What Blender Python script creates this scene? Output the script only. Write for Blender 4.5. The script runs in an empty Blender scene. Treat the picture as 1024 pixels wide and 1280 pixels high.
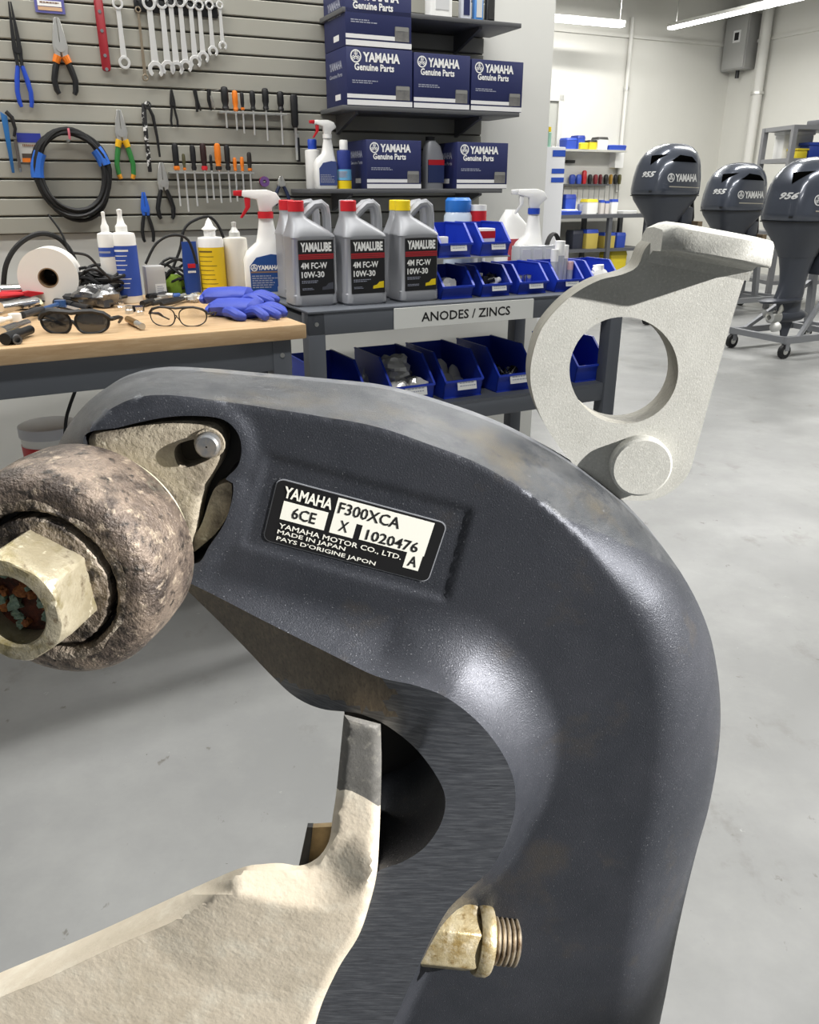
import bpy, bmesh, math, random
import numpy as np
from mathutils import Vector, Matrix, geometry
from mathutils.bvhtree import BVHTree
random.seed(7)
PI = math.pi
SC = bpy.context.scene
COL = SC.collection
# ------------------------------------------------------------------ camera
H = 1.22                       # eye height
TH = math.radians(22.0)        # pitch down
F = 1000.0                     # focal length in pixels of the 1024 px wide frame
cam = bpy.data.cameras.new('camera')
cam.sensor_fit = 'HORIZONTAL'; cam.sensor_width = 36.0; cam.lens = 36.0 * F / 1024.0
cam.clip_start = 0.02; cam.clip_end = 200
cam_o = bpy.data.objects.new('camera', cam); COL.objects.link(cam_o)
cam_o.location = (0, 0, H); cam_o.rotation_euler = (PI / 2 - TH, 0, 0)
SC.camera = cam_o
SC.view_settings.view_transform = 'Standard'; SC.view_settings.look = 'None'
SC.view_settings.gamma = 1.0; SC.view_settings.use_curve_mapping = False
SC.view_settings.exposure = 0.0
# ------------------------------------------------------------------ world: added soft fill light, entering where the room is left open
w = bpy.data.worlds.new('world'); SC.world = w; w.use_nodes = True
w.node_tree.nodes['Background'].inputs[0].default_value = (0.95, 0.98, 1.0, 1)
w.node_tree.nodes['Background'].inputs[1].default_value = 0.24
def lamp(kind, name, loc, aim, energy, color=(1, 1, 1), **kw):
    l = bpy.data.lights.new(name, kind); l.energy = energy; l.color = color
    for k, v in kw.items(): setattr(l, k, v)
    o = bpy.data.objects.new(name, l); COL.objects.link(o); o.location = loc
    d = Vector(aim) - Vector(loc); o.rotation_euler = d.to_track_quat('-Z', 'Y').to_euler()
    return o
# unseen key spot added for hard low light on the bracket, from the right and above, as the plate's shadow shows
KD = Vector((-0.85, 0.29, -0.31)).normalized()
KT = Vector((0.08, 0.42, 1.10))
lamp('SPOT', 'key_spot', KT - KD * 3.2, KT, 1450, (1, 0.97, 0.93), spot_size=math.radians(17), spot_blend=0.3, shadow_soft_size=0.02)
# rows of ceiling strip lamps
for i, (x, y, e) in enumerate([(-2.2, 1.2, 60), (0.4, 0.9, 60), (1.6, 3.4, 75), (-0.9, 2.3, 42), (4.2, 5.2, 120), (1.6, 7.6, 120), (4.6, 9.6, 140), (2.2, 11.2, 120)]):
    o = lamp('AREA', 'ceiling_strip_lamp', (x, y, 3.55), (x, y, 0), e, (1, 0.985, 0.95), shape='RECTANGLE', size=2.6, size_y=0.16)
    o.rotation_euler = (0, 0, math.radians(25))
# ------------------------------------------------------------------ projection helpers (pixel -> point on a real plane)
CT, ST = math.cos(TH), math.sin(TH)
def ray(x, y):
    u = (x - 512) / F; v = (640 - y) / F
    return Vector((u, CT + v * ST, -ST + v * CT))
def P(x, y, Y):
    d = ray(x, y); t = Y / d.y
    return Vector((d.x * t, Y, H + d.z * t))
def on_z(x, y, z):
    d = ray(x, y); t = (z - H) / d.z
    return Vector((d.x * t, d.y * t, z))
class Frame:
    def __init__(s, ox, oy, deg):
        s.a = math.radians(deg); s.o = Vector((ox, oy, 0))
        s.e1 = Vector((math.cos(s.a), math.sin(s.a), 0)); s.e2 = Vector((-math.sin(s.a), math.cos(s.a), 0))
    def W(s, lx, ly, lz): return s.o + s.e1 * lx + s.e2 * ly + Vector((0, 0, lz))
    def hit(s, x, y, ly=0.0):          # local x, z on the plane local-y = ly
        d = ray(x, y); t = (ly + s.o.dot(s.e2)) / d.dot(s.e2)
        p = Vector((0, 0, H)) + d * t
        return (p - s.o).dot(s.e1), p.z
    def hitz(s, x, y, z):
        p = on_z(x, y, z) - s.o
        return p.dot(s.e1), p.dot(s.e2)
WF = Frame(-0.948, 2.827, 25)      # slat wall front
BF = Frame(-0.255, 2.010, 29)      # workbench front right corner
TF = Frame(-0.275, 2.210, 27)      # shelf table front left corner
RF = Frame(4.94, 14.0, 25)         # far corner of the hall
# ------------------------------------------------------------------ materials
def lin(h):
    h = h.lstrip('#'); r = []
    for i in (0, 2, 4):
        c = int(h[i:i + 2], 16) / 255.0
        r.append(c / 12.92 if c <= 0.04045 else ((c + 0.055) / 1.055) ** 2.4)
    return (r[0], r[1], r[2], 1)
_M = {}
def mat(name, hexc, rough=0.5, metal=0.0, var=None, bump=None, coat=0.0, hex2=None, stretch=None, emit=0.0, trans=0.0, alpha=1.0, spec=None):
    if name in _M: return _M[name]
    m = bpy.data.materials.new(name); m.use_nodes = True; _M[name] = m
    nt = m.node_tree; b = nt.nodes['Principled BSDF']
    b.inputs['Base Color'].default_value = lin(hexc); b.inputs['Roughness'].default_value = rough
    b.inputs['Metallic'].default_value = metal; b.inputs['Coat Weight'].default_value = coat
    if spec is not None: b.inputs['Specular IOR Level'].default_value = spec
    if trans: b.inputs['Transmission Weight'].default_value = trans
    if alpha < 1: b.inputs['Alpha'].default_value = alpha
    if emit:
        b.inputs['Emission Color'].default_value = lin(hexc); b.inputs['Emission Strength'].default_value = emit
    if var or bump:
        tc = nt.nodes.new('ShaderNodeTexCoord'); mp = nt.nodes.new('ShaderNodeMapping')
        if stretch: mp.inputs['Scale'].default_value = stretch
        nt.links.new(tc.outputs['Object'], mp.inputs['Vector'])
    if var:
        n = nt.nodes.new('ShaderNodeTexNoise'); n.inputs['Scale'].default_value = var[0]; n.inputs['Detail'].default_value = 6
        n.inputs['Roughness'].default_value = 0.65
        r = nt.nodes.new('ShaderNodeMapRange'); r.inputs['From Min'].default_value = 0.3; r.inputs['From Max'].default_value = 0.7
        r.inputs['To Min'].default_value = 0; r.inputs['To Max'].default_value = var[1]
        mx = nt.nodes.new('ShaderNodeMix'); mx.data_type = 'RGBA'
        mx.inputs[6].default_value = lin(hexc); mx.inputs[7].default_value = lin(hex2 or hexc)
        nt.links.new(mp.outputs[0], n.inputs['Vector']); nt.links.new(n.outputs[0], r.inputs[0])
        nt.links.new(r.outputs[0], mx.inputs[0]); nt.links.new(mx.outputs[2], b.inputs['Base Color'])
    if bump:
        n2 = nt.nodes.new('ShaderNodeTexNoise'); n2.inputs['Scale'].default_value = bump[0]; n2.inputs['Detail'].default_value = 4
        bp = nt.nodes.new('ShaderNodeBump'); bp.inputs['Strength'].default_value = bump[1]; bp.inputs['Distance'].default_value = bump[2] if len(bump) > 2 else 0.002
        nt.links.new(mp.outputs[0], n2.inputs['Vector']); nt.links.new(n2.outputs[0], bp.inputs['Height']); nt.links.new(bp.outputs[0], b.inputs['Normal'])
    return m
def nodes_mat(name, layers, rough, metal=0.0, bumps=(), coat=0.0, rough_var=None, coord='Object'):
    """layers: first a hex colour, then (hex, scale, lo, hi, stretch or None, kind) noise masks laid over it"""
    m = bpy.data.materials.new(name); m.use_nodes = True; _M[name] = m
    nt = m.node_tree; b = nt.nodes['Principled BSDF']; L = nt.links.new
    tc = nt.nodes.new('ShaderNodeTexCoord')
    def tex(scale, stretch, kind, detail=6):
        mp = nt.nodes.new('ShaderNodeMapping')
        if stretch: mp.inputs['Scale'].default_value = stretch
        L(tc.outputs[coord], mp.inputs['Vector'])
        if kind == 'vor':
            n = nt.nodes.new('ShaderNodeTexVoronoi'); n.inputs['Scale'].default_value = scale
        else:
            n = nt.nodes.new('ShaderNodeTexNoise'); n.inputs['Scale'].default_value = scale; n.inputs['Detail'].default_value = detail
            n.inputs['Roughness'].default_value = 0.65
        L(mp.outputs[0], n.inputs['Vector']); return n.outputs[0]
    col = None
    for lay in layers:
        if isinstance(lay, list):            # ['attribute', layers...]: bare patches laid over by a wear map with a ragged edge
            keep = col; at_ = nt.nodes.new('ShaderNodeAttribute'); at_.attribute_name = lay[0]
            nz = nt.nodes.new('ShaderNodeMath'); nz.operation = 'MULTIPLY_ADD'; nz.inputs[1].default_value = .9; nz.inputs[2].default_value = -.45
            L(tex(70, None, 'noise'), nz.inputs[0])
            ad = nt.nodes.new('ShaderNodeMath'); ad.operation = 'ADD'; L(at_.outputs['Fac'], ad.inputs[0]); L(nz.outputs[0], ad.inputs[1])
            rr_ = nt.nodes.new('ShaderNodeMapRange'); rr_.inputs['From Min'].default_value = .40; rr_.inputs['From Max'].default_value = .60; L(ad.outputs[0], rr_.inputs[0])
            c2 = None
            for l2 in lay[1:]:
                if isinstance(l2, str):
                    rgb = nt.nodes.new('ShaderNodeRGB'); rgb.outputs[0].default_value = lin(l2); c2 = rgb.outputs[0]; continue
                r = nt.nodes.new('ShaderNodeMapRange'); r.inputs['From Min'].default_value = l2[2]; r.inputs['From Max'].default_value = l2[3]; L(tex(l2[1], l2[4], l2[5]), r.inputs[0])
                mx = nt.nodes.new('ShaderNodeMix'); mx.data_type = 'RGBA'; mx.inputs[7].default_value = lin(l2[0]); L(r.outputs[0], mx.inputs[0]); L(c2, mx.inputs[6]); c2 = mx.outputs[2]
            mx = nt.nodes.new('ShaderNodeMix'); mx.data_type = 'RGBA'; L(rr_.outputs[0], mx.inputs[0]); L(keep, mx.inputs[6]); L(c2, mx.inputs[7]); col = mx.outputs[2]; continue
        if isinstance(lay, str):
            rgb = nt.nodes.new('ShaderNodeRGB'); rgb.outputs[0].default_value = lin(lay); col = rgb.outputs[0]; continue
        hexc, scale, lo, hi, stretch, kind = lay
        r = nt.nodes.new('ShaderNodeMapRange'); r.inputs['From Min'].default_value = lo; r.inputs['From Max'].default_value = hi
        L(tex(scale, stretch, kind), r.inputs[0])
        mx = nt.nodes.new('ShaderNodeMix'); mx.data_type = 'RGBA'; mx.inputs[7].default_value = lin(hexc)
        L(r.outputs[0], mx.inputs[0]); L(col, mx.inputs[6]); col = mx.outputs[2]
    L(col, b.inputs['Base Color'])
    b.inputs['Roughness'].default_value = rough; b.inputs['Metallic'].default_value = metal; b.inputs['Coat Weight'].default_value = coat
    if rough_var:
        r = nt.nodes.new('ShaderNodeMapRange'); r.inputs['From Min'].default_value = 0.3; r.inputs['From Max'].default_value = 0.7
        r.inputs['To Min'].default_value = rough_var[1]; r.inputs['To Max'].default_value = rough_var[2]
        L(tex(rough_var[0], None, 'noise'), r.inputs[0]); L(r.outputs[0], b.inputs['Roughness'])
    prev = None
    for scale, strength, dist, stretch in bumps:
        bp = nt.nodes.new('ShaderNodeBump'); bp.inputs['Strength'].default_value = strength; bp.inputs['Distance'].default_value = dist
        L(tex(scale, stretch, 'noise', 3), bp.inputs['Height'])
        if prev: L(prev, bp.inputs['Normal'])
        prev = bp.outputs[0]
    if prev: L(prev, b.inputs['Normal'])
    return m
steel = mat('steel', '#c9c9c6', 0.28, 1.0)
chrome = mat('chrome', '#e4e4e4', 0.16, 1.0)
satin = mat('satin_steel', '#d6d6d2', 0.38, 0.9)
black = mat('black_plastic', '#17181a', 0.45)
rubber = mat('black_rubber', '#101113', 0.6)
white = mat('white_plastic', '#efefec', 0.4)
ink = mat('black_ink', '#101012', 0.6)
whiteink = mat('white_ink', '#f4f4f1', 0.6)
greyink = mat('grey_ink', '#9fa3b3', 0.6)
red = mat('red_plastic', '#c81f2b', 0.4)
orange = mat('orange_plastic', '#e37a1e', 0.45)
yellow = mat('yellow_plastic', '#f0d21c', 0.4)
blue = mat('blue_plastic', '#2349b5', 0.4)
navy = mat('navy_card', '#232a58', 0.5)
frame_grey = mat('grey_powder_coat', '#575b62', 0.5, 0.0, bump=(300, 0.1, 0.0005))
# ------------------------------------------------------------------ mesh builder
class MB:
    def __init__(s): s.v = []; s.f = []
    def add(s, vs, fs, M=None):
        k = len(s.v)
        for p in vs:
            p = Vector(p)
            s.v.append(M @ p if M is not None else p)
        for f in fs: s.f.append([k + i for i in f])
        return s
    def box(s, x0, x1, y0, y1, z0, z1, M=None):
        return s.add([(x0, y0, z0), (x1, y0, z0), (x1, y1, z0), (x0, y1, z0), (x0, y0, z1), (x1, y0, z1), (x1, y1, z1), (x0, y1, z1)],
                     [(0, 3, 2, 1), (4, 5, 6, 7), (0, 1, 5, 4), (1, 2, 6, 5), (2, 3, 7, 6), (3, 0, 4, 7)], M)
    def bar(s, p0, p1, wx, wz, up=(0, 0, 1)):        # box beam between two points
        p0 = Vector(p0); p1 = Vector(p1); d = (p1 - p0); L = d.length; d.normalize()
        sd = d.cross(Vector(up));
        if sd.length < 1e-4: sd = d.cross(Vector((0, 1, 0)))
        sd.normalize(); u = sd.cross(d)
        M = Matrix((sd, d, u)).transposed().to_4x4(); M.translation = p0
        return s.box(-wx / 2, wx / 2, 0, L, -wz / 2, wz / 2, M)
    def cyl(s, p0, p1, r0, r1=None, n=14):
        r1 = r0 if r1 is None else r1
        p0 = Vector(p0); p1 = Vector(p1); d = (p1 - p0).normalized()
        a = d.orthogonal().normalized(); b = d.cross(a)
        vs = [p0 + (a * math.cos(2 * PI * i / n) + b * math.sin(2 * PI * i / n)) * r0 for i in range(n)]
        vs += [p1 + (a * math.cos(2 * PI * i / n) + b * math.sin(2 * PI * i / n)) * r1 for i in range(n)]
        fs = [(i, (i + 1) % n, n + (i + 1) % n, n + i) for i in range(n)] + [tuple(range(n - 1, -1, -1)), tuple(range(n, 2 * n))]
        return s.add(vs, fs)
    def lathe(s, prof, n=24, M=None, a0=0.0, a1=2 * PI):   # prof (r, z) about local z
        full = abs(a1 - a0 - 2 * PI) < 1e-6; m = n if full else n + 1
        vs = []; fs = []
        for r, z in prof:
            for i in range(m):
                a = a0 + (a1 - a0) * i / n
                vs.append((r * math.cos(a), r * math.sin(a), z))
        for k in range(len(prof) - 1):
            for i in range(n):
                j = (i + 1) % m
                fs.append((k * m + i, k * m + j, (k + 1) * m + j, (k + 1) * m + i))
        return s.add(vs, fs, M)
    def prism(s, poly, y0, y1, M=None):              # polygon in x-z, thickness in y
        n = len(poly)
        ar = sum(poly[i][0] * poly[(i + 1) % n][1] - poly[(i + 1) % n][0] * poly[i][1] for i in range(n))
        if ar < 0: poly = poly[::-1]
        vs = [(p[0], y0, p[1]) for p in poly] + [(p[0], y1, p[1]) for p in poly]
        fs = [tuple(range(n)), tuple(range(2 * n - 1, n - 1, -1))]
        fs += [(i, n + i, n + (i + 1) % n, (i + 1) % n) for i in range(n)]
        return s.add(vs, fs, M)
    def tube(s, pts, r, n=8, closed=False):
        pts = [Vector(p) for p in pts]; m = len(pts); vs = []; fs = []
        rr = r if isinstance(r, (list, tuple)) else [r] * m
        up = None
        for i, p in enumerate(pts):
            if closed: d = pts[(i + 1) % m] - pts[i - 1]
            else: d = pts[min(i + 1, m - 1)] - pts[max(i - 1, 0)]
            d.normalize()
            if up is None: up = d.orthogonal().normalized()
            up = (up - d * up.dot(d))
            if up.length < 1e-5: up = d.orthogonal()
            up.normalize(); b = d.cross(up)
            for k in range(n):
                a = 2 * PI * k / n; vs.append(p + (up * math.cos(a) + b * math.sin(a)) * rr[i])
        for i in range(m if closed else m - 1):
            j = (i + 1) % m
            for k in range(n): fs.append((i * n + k, i * n + (k + 1) % n, j * n + (k + 1) % n, j * n + k))
        if not closed: fs += [tuple(range(n - 1, -1, -1)), tuple(range((m - 1) * n, m * n))]
        return s.add(vs, fs)
    def loft(s, secs, n=28, M=None, cap=True):       # secs: (cx, cy, z, w, d, p) superellipses
        vs = []; fs = []; m = len(secs)
        for cx, cy, z, w_, d_, p in secs:
            for i in range(n):
                a = 2 * PI * i / n; c, q = math.cos(a), math.sin(a)
                vs.append((cx + w_ / 2 * math.copysign(abs(c) ** (2 / p), c), cy + d_ / 2 * math.copysign(abs(q) ** (2 / p), q), z))
        for k in range(m - 1):
            for i in range(n): fs.append((k * n + i, k * n + (i + 1) % n, (k + 1) * n + (i + 1) % n, (k + 1) * n + i))
        if cap: fs += [tuple(range(n - 1, -1, -1)), tuple(range((m - 1) * n, m * n))]
        return s.add(vs, fs, M)
    def ball(s, c, rx, ry=None, rz=None, nu=14, nv=8):
        ry = ry or rx; rz = rz or rx
        prof = [(math.sin(PI * k / nv), -math.cos(PI * k / nv)) for k in range(nv + 1)]
        prof[0] = (1e-3, -1); prof[-1] = (1e-3, 1)
        return s.lathe(prof, nu, Matrix.Translation(c) @ Matrix.Diagonal((rx, ry, rz, 1)))
    def build(s, name, m, parent=None, bevel=0.0, seg=2, sharp=35, loc=None, rz=None, flip=False):
        me = bpy.data.meshes.new(name); me.from_pydata([tuple(p) for p in s.v], [], s.f)
        bm = bmesh.new(); bm.from_mesh(me)
        bmesh.ops.recalc_face_normals(bm, faces=bm.faces)
        if bevel:
            ed = [e for e in bm.edges if len(e.link_faces) == 2 and e.calc_face_angle(0) > math.radians(40)]
            bmesh.ops.bevel(bm, geom=ed, offset=bevel, segments=seg, profile=0.5, affect='EDGES', clamp_overlap=True)
        bm.to_mesh(me); bm.free()
        me.polygons.foreach_set('use_smooth', [True] * len(me.polygons))
        me.set_sharp_from_angle(angle=math.radians(sharp)); me.update()
        return link(name, me, m, parent, loc, rz)
def link(name, me, m, parent=None, loc=None, rz=None):
    if m is not None and not me.materials:
        for q in (m if isinstance(m, (list, tuple)) else [m]): me.materials.append(q)
    o = bpy.data.objects.new(name, me); COL.objects.link(o)
    if parent is not None: o.parent = parent
    if loc is not None: o.location = loc
    if rz is not None: o.rotation_euler = (0, 0, rz)
    return o
def tag(o, label=None, cat=None, group=None, kind=None):
    if label: o['label'] = label
    if cat: o['category'] = cat
    if group: o['group'] = group
    if kind: o['kind'] = kind
    return o
def thing(name, label, cat, loc=(0, 0, 0), rz=0.0, group=None):
    o = bpy.data.objects.new(name, None); COL.objects.link(o); o.empty_display_size = 0.05
    o.location = loc; o.rotation_euler = (0, 0, rz)
    return tag(o, label, cat, group)
def copy_tree(o, parent=None):
    c = o.copy(); COL.objects.link(c); c.parent = parent
    for ch in list(o.children): copy_tree(ch, c)
    return c
def at(fr, lx, ly, lz): return dict(loc=fr.W(lx, ly, lz), rz=fr.a)
_T = {}
def text_mesh(s, bold, shear, mx=None):
    key = (s, bold, shear)
    if key not in _T:
        cu = bpy.data.curves.new('t', 'FONT'); cu.body = s; cu.size = 1.0; cu.offset = bold; cu.shear = shear; cu.resolution_u = 2
        cu.align_x = 'LEFT'
        ob = bpy.data.objects.new('t', cu); COL.objects.link(ob)
        bpy.context.view_layer.update()
        me = bpy.data.meshes.new_from_object(ob.evaluated_get(bpy.context.evaluated_depsgraph_get()))
        bpy.data.objects.remove(ob)
        v = np.array([tuple(p.co) for p in me.vertices]); lo = v.min(0); hi = v.max(0)
        v = (v - lo) / np.maximum(hi - lo, 1e-6)
        _T[key] = (v, [tuple(p.vertices) for p in me.polygons])
    return _T[key]
def txt(s, parent, cx, cz, w, h, y, m=None, bold=0.02, shear=0.0, name='lettering', project=None, M=None):
    """flat print fitted into a w x h field centred at cx, cz on the plane y of the parent; faces -y"""
    v, fs = text_mesh(s, bold, shear)
    vs = [Vector((cx + (p[0] - .5) * w, y, cz + (p[1] - .5) * h)) for p in v]
    if M is not None: vs = [M @ q for q in vs]
    if project: vs = [project(q) for q in vs]
    me = bpy.data.meshes.new(name); me.from_pydata([tuple(q) for q in vs], [], fs); me.update()
    return link(name, me, m or whiteink, parent)
def emblem(parent, cx, cz, r, y, m=None, project=None, M=None):   # ring with three forks
    mb = MB(); n = 24
    vs = []; fs = []
    for i in range(n):
        a = 2 * PI * i / n
        for q in (r, r * .80): vs.append((cx + q * math.cos(a), y, cz + q * math.sin(a)))
    for i in range(n):
        j = (i + 1) % n; fs.append((2 * i, 2 * j, 2 * j + 1, 2 * i + 1))
    for k in range(3):
        a = PI / 2 + k * 2 * PI / 3; d = (math.cos(a), math.sin(a)); p = (-d[1], d[0])
        def q(t, s): return (cx + r * (d[0] * t + p[0] * s), y, cz + r * (d[1] * t + p[1] * s))
        for s0, s1, t0, t1 in ((-.08, .08, 0, .86), (-.30, -.20, .30, .78), (.20, .30, .30, .78), (-.30, .30, .22, .32)):
            b = len(vs); vs += [q(t0, s0), q(t1, s0), q(t1, s1), q(t0, s1)]; fs.append((b, b + 1, b + 2, b + 3))
    vs = [Vector(v) for v in vs]
    if M is not None: vs = [M @ v for v in vs]
    if project: vs = [project(v) for v in vs]
    me = bpy.data.meshes.new('emblem'); me.from_pydata([tuple(v) for v in vs], [], fs); me.update()
    return link('emblem', me, m or whiteink, parent)
def patch(parent, name, x0, x1, z0, z1, y, m, t=0.0006):   # thin printed label / card
    return MB().box(x0, x1, y, y + t, z0, z1).build(name, m, parent)
def lines(parent, x0, x1, z0, z1, n, y, m, frac=0.45):       # rows of unreadable small print
    mb = MB(); dz = (z1 - z0) / n
    for i in range(n):
        z = z1 - i * dz; x = x0; xe = x1 - (x1 - x0) * random.uniform(0, .35)
        while x < xe:
            L = (x1 - x0) * random.uniform(.06, .16); e = min(x + L, xe)
            mb.add([(x, y, z), (e, y, z), (e, y, z - dz * frac), (x, y, z - dz * frac)], [(0, 3, 2, 1)]); x = e + (x1 - x0) * .025
    o = mb.build('small_print', m, parent); o['kind'] = 'stuff'; return o
def bvh_of(obs):
    vs = []; fs = []
    for o in obs:
        k = len(vs); vs += [p.co.copy() for p in o.data.vertices]; fs += [[k + i for i in q.vertices] for q in o.data.polygons]
    return BVHTree.FromPolygons(vs, fs)
def projector(bvh, dirv, off=0.0015):
    dirv = Vector(dirv).normalized()
    def f(p):
        h = bvh.ray_cast(p - dirv * 1.0, dirv)
        return (h[0] - dirv * off) if h[0] is not None else p
    return f
# ------------------------------------------------------------------ the setting
floor_m = nodes_mat('polished_concrete', ['#8e8f8f', ('#7d7e7d', 0.55, .35, .68, None, 'n'), ('#9c9d9c', 2.2, .45, .75, None, 'n'), ('#787774', 5.0, .60, .72, (1, .7, 1), 'n'), ('#6f6d69', 22.0, .66, .71, (1, .6, 1), 'n'), ('#4f4c48', 55.0, .70, .73, None, 'n'), ('#b0b1b0', 30.0, .69, .73, None, 'n')],
                    0.42, rough_var=(2.0, 0.28, 0.5), bumps=((30, .05, .002, None),))
wallw = mat('white_wall_paint', '#dcdcd7', 0.75, var=(1.2, 0.5), hex2='#d0d0ca', bump=(60, .05, .001))
wallg = mat('wall_paint_warm', '#d2d1ca', 0.8, var=(.6, .6), hex2='#c6c5be')
slat_m = mat('slat_grey', '#a09f96', 0.5, var=(3, .5), hex2='#979589')
groove_m = mat('slat_groove', '#5d5b55', 0.8)
fl = MB().box(-9, 14, -5, 24, -0.12, 0).build('floor', floor_m); tag(fl, 'polished grey concrete workshop floor with speckles and stains', kind='structure')
# partition wall with slat panel
WE = 1.672                              # right end of partition (local x)
wl = MB().box(-3.2, WE, 0.022, 0.17, 0, 4.0).build('wall_left', wallw, **at(WF, 0, 0, 0)); tag(wl, 'white partition wall faced with grey horizontal slats', kind='structure')
SX1 = WF.hit(604, 100)[0]               # slat panel ends
zs_bot = WF.hit(100, 292)[1]
PITCH = 0.0545
MB().box(-3.2, SX1, 0.012, 0.021, zs_bot, zs_bot + PITCH * 24).build('slat_backing', groove_m, wl)
sm = MB().box(-3.2, SX1, 0, 0.012, 0.0027, PITCH - .0027)
s0 = None
for i in range(24):
    if s0 is None: s0 = sm.build('slat', slat_m, wl, bevel=.0025, seg=1); o = s0
    else: o = s0.copy(); COL.objects.link(o)
    o.location = (0, 0, zs_bot + i * PITCH)
wb = MB().box(-9.5, 0, 0, 0.15, 0, 4.0).build('wall_back', wallg, **at(RF, 0, 0, 0)); tag(wb, 'plain off-white back wall of the workshop hall', kind='structure')
MB().box(-9.5, 0, -0.03, 0, 3.22, 3.26).build('ledge', wallg, wb)
wr = MB().box(0, 0.15, -17, 0.15, 0, 4.0).build('wall_right', wallg, **at(RF, 0, 0, 0)); tag(wr, 'plain off-white right wall of the workshop hall', kind='structure')
MB().box(-0.03, 0, -17, 0, 3.22, 3.26).build('ledge', wallg, wr)
ceil_m = mat('ceiling_grey', '#b4b3ad', 0.85)
ce = MB().box(-11, 0.1, -17, 0.1, 4.0, 4.1).build('ceiling', ceil_m, **at(RF, 0, 0, 0)); tag(ce, 'grey open workshop ceiling with exposed joists', kind='structure')
for k in range(9):
    MB().bar((-11, -0.6 - 1.5 * k, 3.93), (0, -0.6 - 1.5 * k, 3.93), .06, .12).build('joist', ceil_m, ce)
for k in range(4):
    MB().bar((-1.2 - 2.2 * k, -14, 3.80), (-1.2 - 2.2 * k, 0, 3.80), .05, .10).build('beam', ceil_m, ce)
# framed opening at the end of the back wall
dx0, _ = RF.hit(672, 160); dx1, dz1 = RF.hit(703, 119)
dr = thing('door_1', 'tall grey door in the back wall beside the partition', None, RF.W(0, 0, 0), RF.a); tag(dr, kind='structure')
MB().box(dx0, dx1 - .08, -.015, -.001, 0, dz1 - .08).build('door_leaf', mat('door_grey', '#a3a49d', .6), dr)
MB().box(dx1 - .08, dx1, -.05, -.001, 0, dz1).box(dx0 - .1, dx1, -.05, -.001, dz1 - .08, dz1).build('door_frame', mat('door_frame', '#c3c3bd', .6), dr)
MB().cyl((dx1 - .2, -.06, 1.0), (dx1 - .2, -.015, 1.0), .03).build('door_handle', steel, dr)
# ================================================================== foreground: clamp bracket
def proj(p):
    q = p - Vector((0, 0, H)); f = q.y * CT - q.z * ST; up = q.y * ST + q.z * CT
    return (512 + F * q.x / f, 640 - F * up / f)
def smooth(pts, step=6.0, closed=False):
    pts = [np.array(p, float) for p in pts]; n = len(pts); out = []
    rng = range(n) if closed else range(n - 1)
    for i in rng:
        p1, p2 = pts[i], pts[(i + 1) % n]
        p0 = pts[i - 1] if (i > 0 or closed) else 2 * p1 - p2
        p3 = pts[(i + 2) % n] if (i + 2 < n or closed) else 2 * p2 - p1
        k = max(2, int(np.linalg.norm(p2 - p1) / step))
        for j in range(k):
            t = j / k
            out.append(.5 * ((2 * p1) + (p2 - p0) * t + (2 * p0 - 5 * p1 + 4 * p2 - p3) * t * t + (3 * p1 - p0 - 3 * p2 + p3) * t ** 3))
    if not closed: out.append(pts[-1])
    return np.array(out)
def dist_poly(p, line, vals=None):
    """distance of points p to a polyline; with vals also the values interpolated along it"""
    best = np.full(len(p), 1e9); bv = None if vals is None else np.zeros((len(p), vals.shape[1])); bt = np.zeros(len(p))
    for i in range(len(line) - 1):
        a, b = line[i], line[i + 1]; d = b - a; L = max(d @ d, 1e-9)
        t = np.clip(((p - a) @ d) / L, 0, 1); q = np.linalg.norm(p - (a + t[:, None] * d), axis=1)
        k = q < best; best[k] = q[k]
        if vals is not None: bv[k] = vals[i] + t[k][:, None] * (vals[i + 1] - vals[i])
    return best, bv
def inside(p, poly):
    r = np.zeros(len(p), bool); j = len(poly) - 1
    for i in range(len(poly)):
        a, b = poly[i], poly[j]
        c = ((a[1] > p[:, 1]) != (b[1] > p[:, 1])) & (p[:, 0] < (b[0] - a[0]) * (p[:, 1] - a[1]) / (b[1] - a[1] + 1e-12) + a[0])
        r ^= c; j = i
    return r
def region(loops, depth, step=7.0, holes=(), extra=()):
    """triangulated patch inside the loops (pixel outline), each vertex at depth(points); returns verts, tris, pixel points"""
    pts = []; edges = []
    for lp in list(loops) + list(holes):
        k = len(pts); n = len(lp); pts += [tuple(q) for q in lp]; edges += [(k + i, k + (i + 1) % n) for i in range(n)]
    for ln in extra:
        k = len(pts); pts += [tuple(q) for q in ln]; edges += [(k + i, k + i + 1) for i in range(len(ln) - 1)]
    allp = np.array(pts); lo = allp.min(0); hi = allp.max(0)
    gx, gy = np.meshgrid(np.arange(lo[0], hi[0], step), np.arange(lo[1], hi[1], step * .87))
    gx = gx + (np.arange(gx.shape[0]) % 2)[:, None] * step / 2
    g = np.stack([gx.ravel(), gy.ravel()], 1)
    ok = np.zeros(len(g), bool)
    for lp in loops: ok |= inside(g, lp)
    for lp in holes: ok &= ~inside(g, lp)
    for lp in list(loops) + list(holes): ok &= dist_poly(g, np.vstack([lp, lp[:1]]))[0] > step * .55
    for ln in extra: ok &= dist_poly(g, np.array(ln))[0] > step * .5
    g = g[ok]
    co = [Vector(q) for q in pts] + [Vector(q) for q in g]
    v2, e2, f2, *_ = geometry.delaunay_2d_cdt(co, edges, [], 0, 0.01)
    v = np.array([(q[0], q[1]) for q in v2]); tri = np.array([f[:3] for f in f2])
    c = v[tri].mean(1); ok = np.zeros(len(c), bool)
    for lp in loops: ok |= inside(c, lp)
    for lp in holes: ok &= ~inside(c, lp)
    tri = tri[ok]; Y = depth(v)
    return [P(v[i, 0], v[i, 1], Y[i]) for i in range(len(v))], [tuple(t) for t in tri], v
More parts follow.
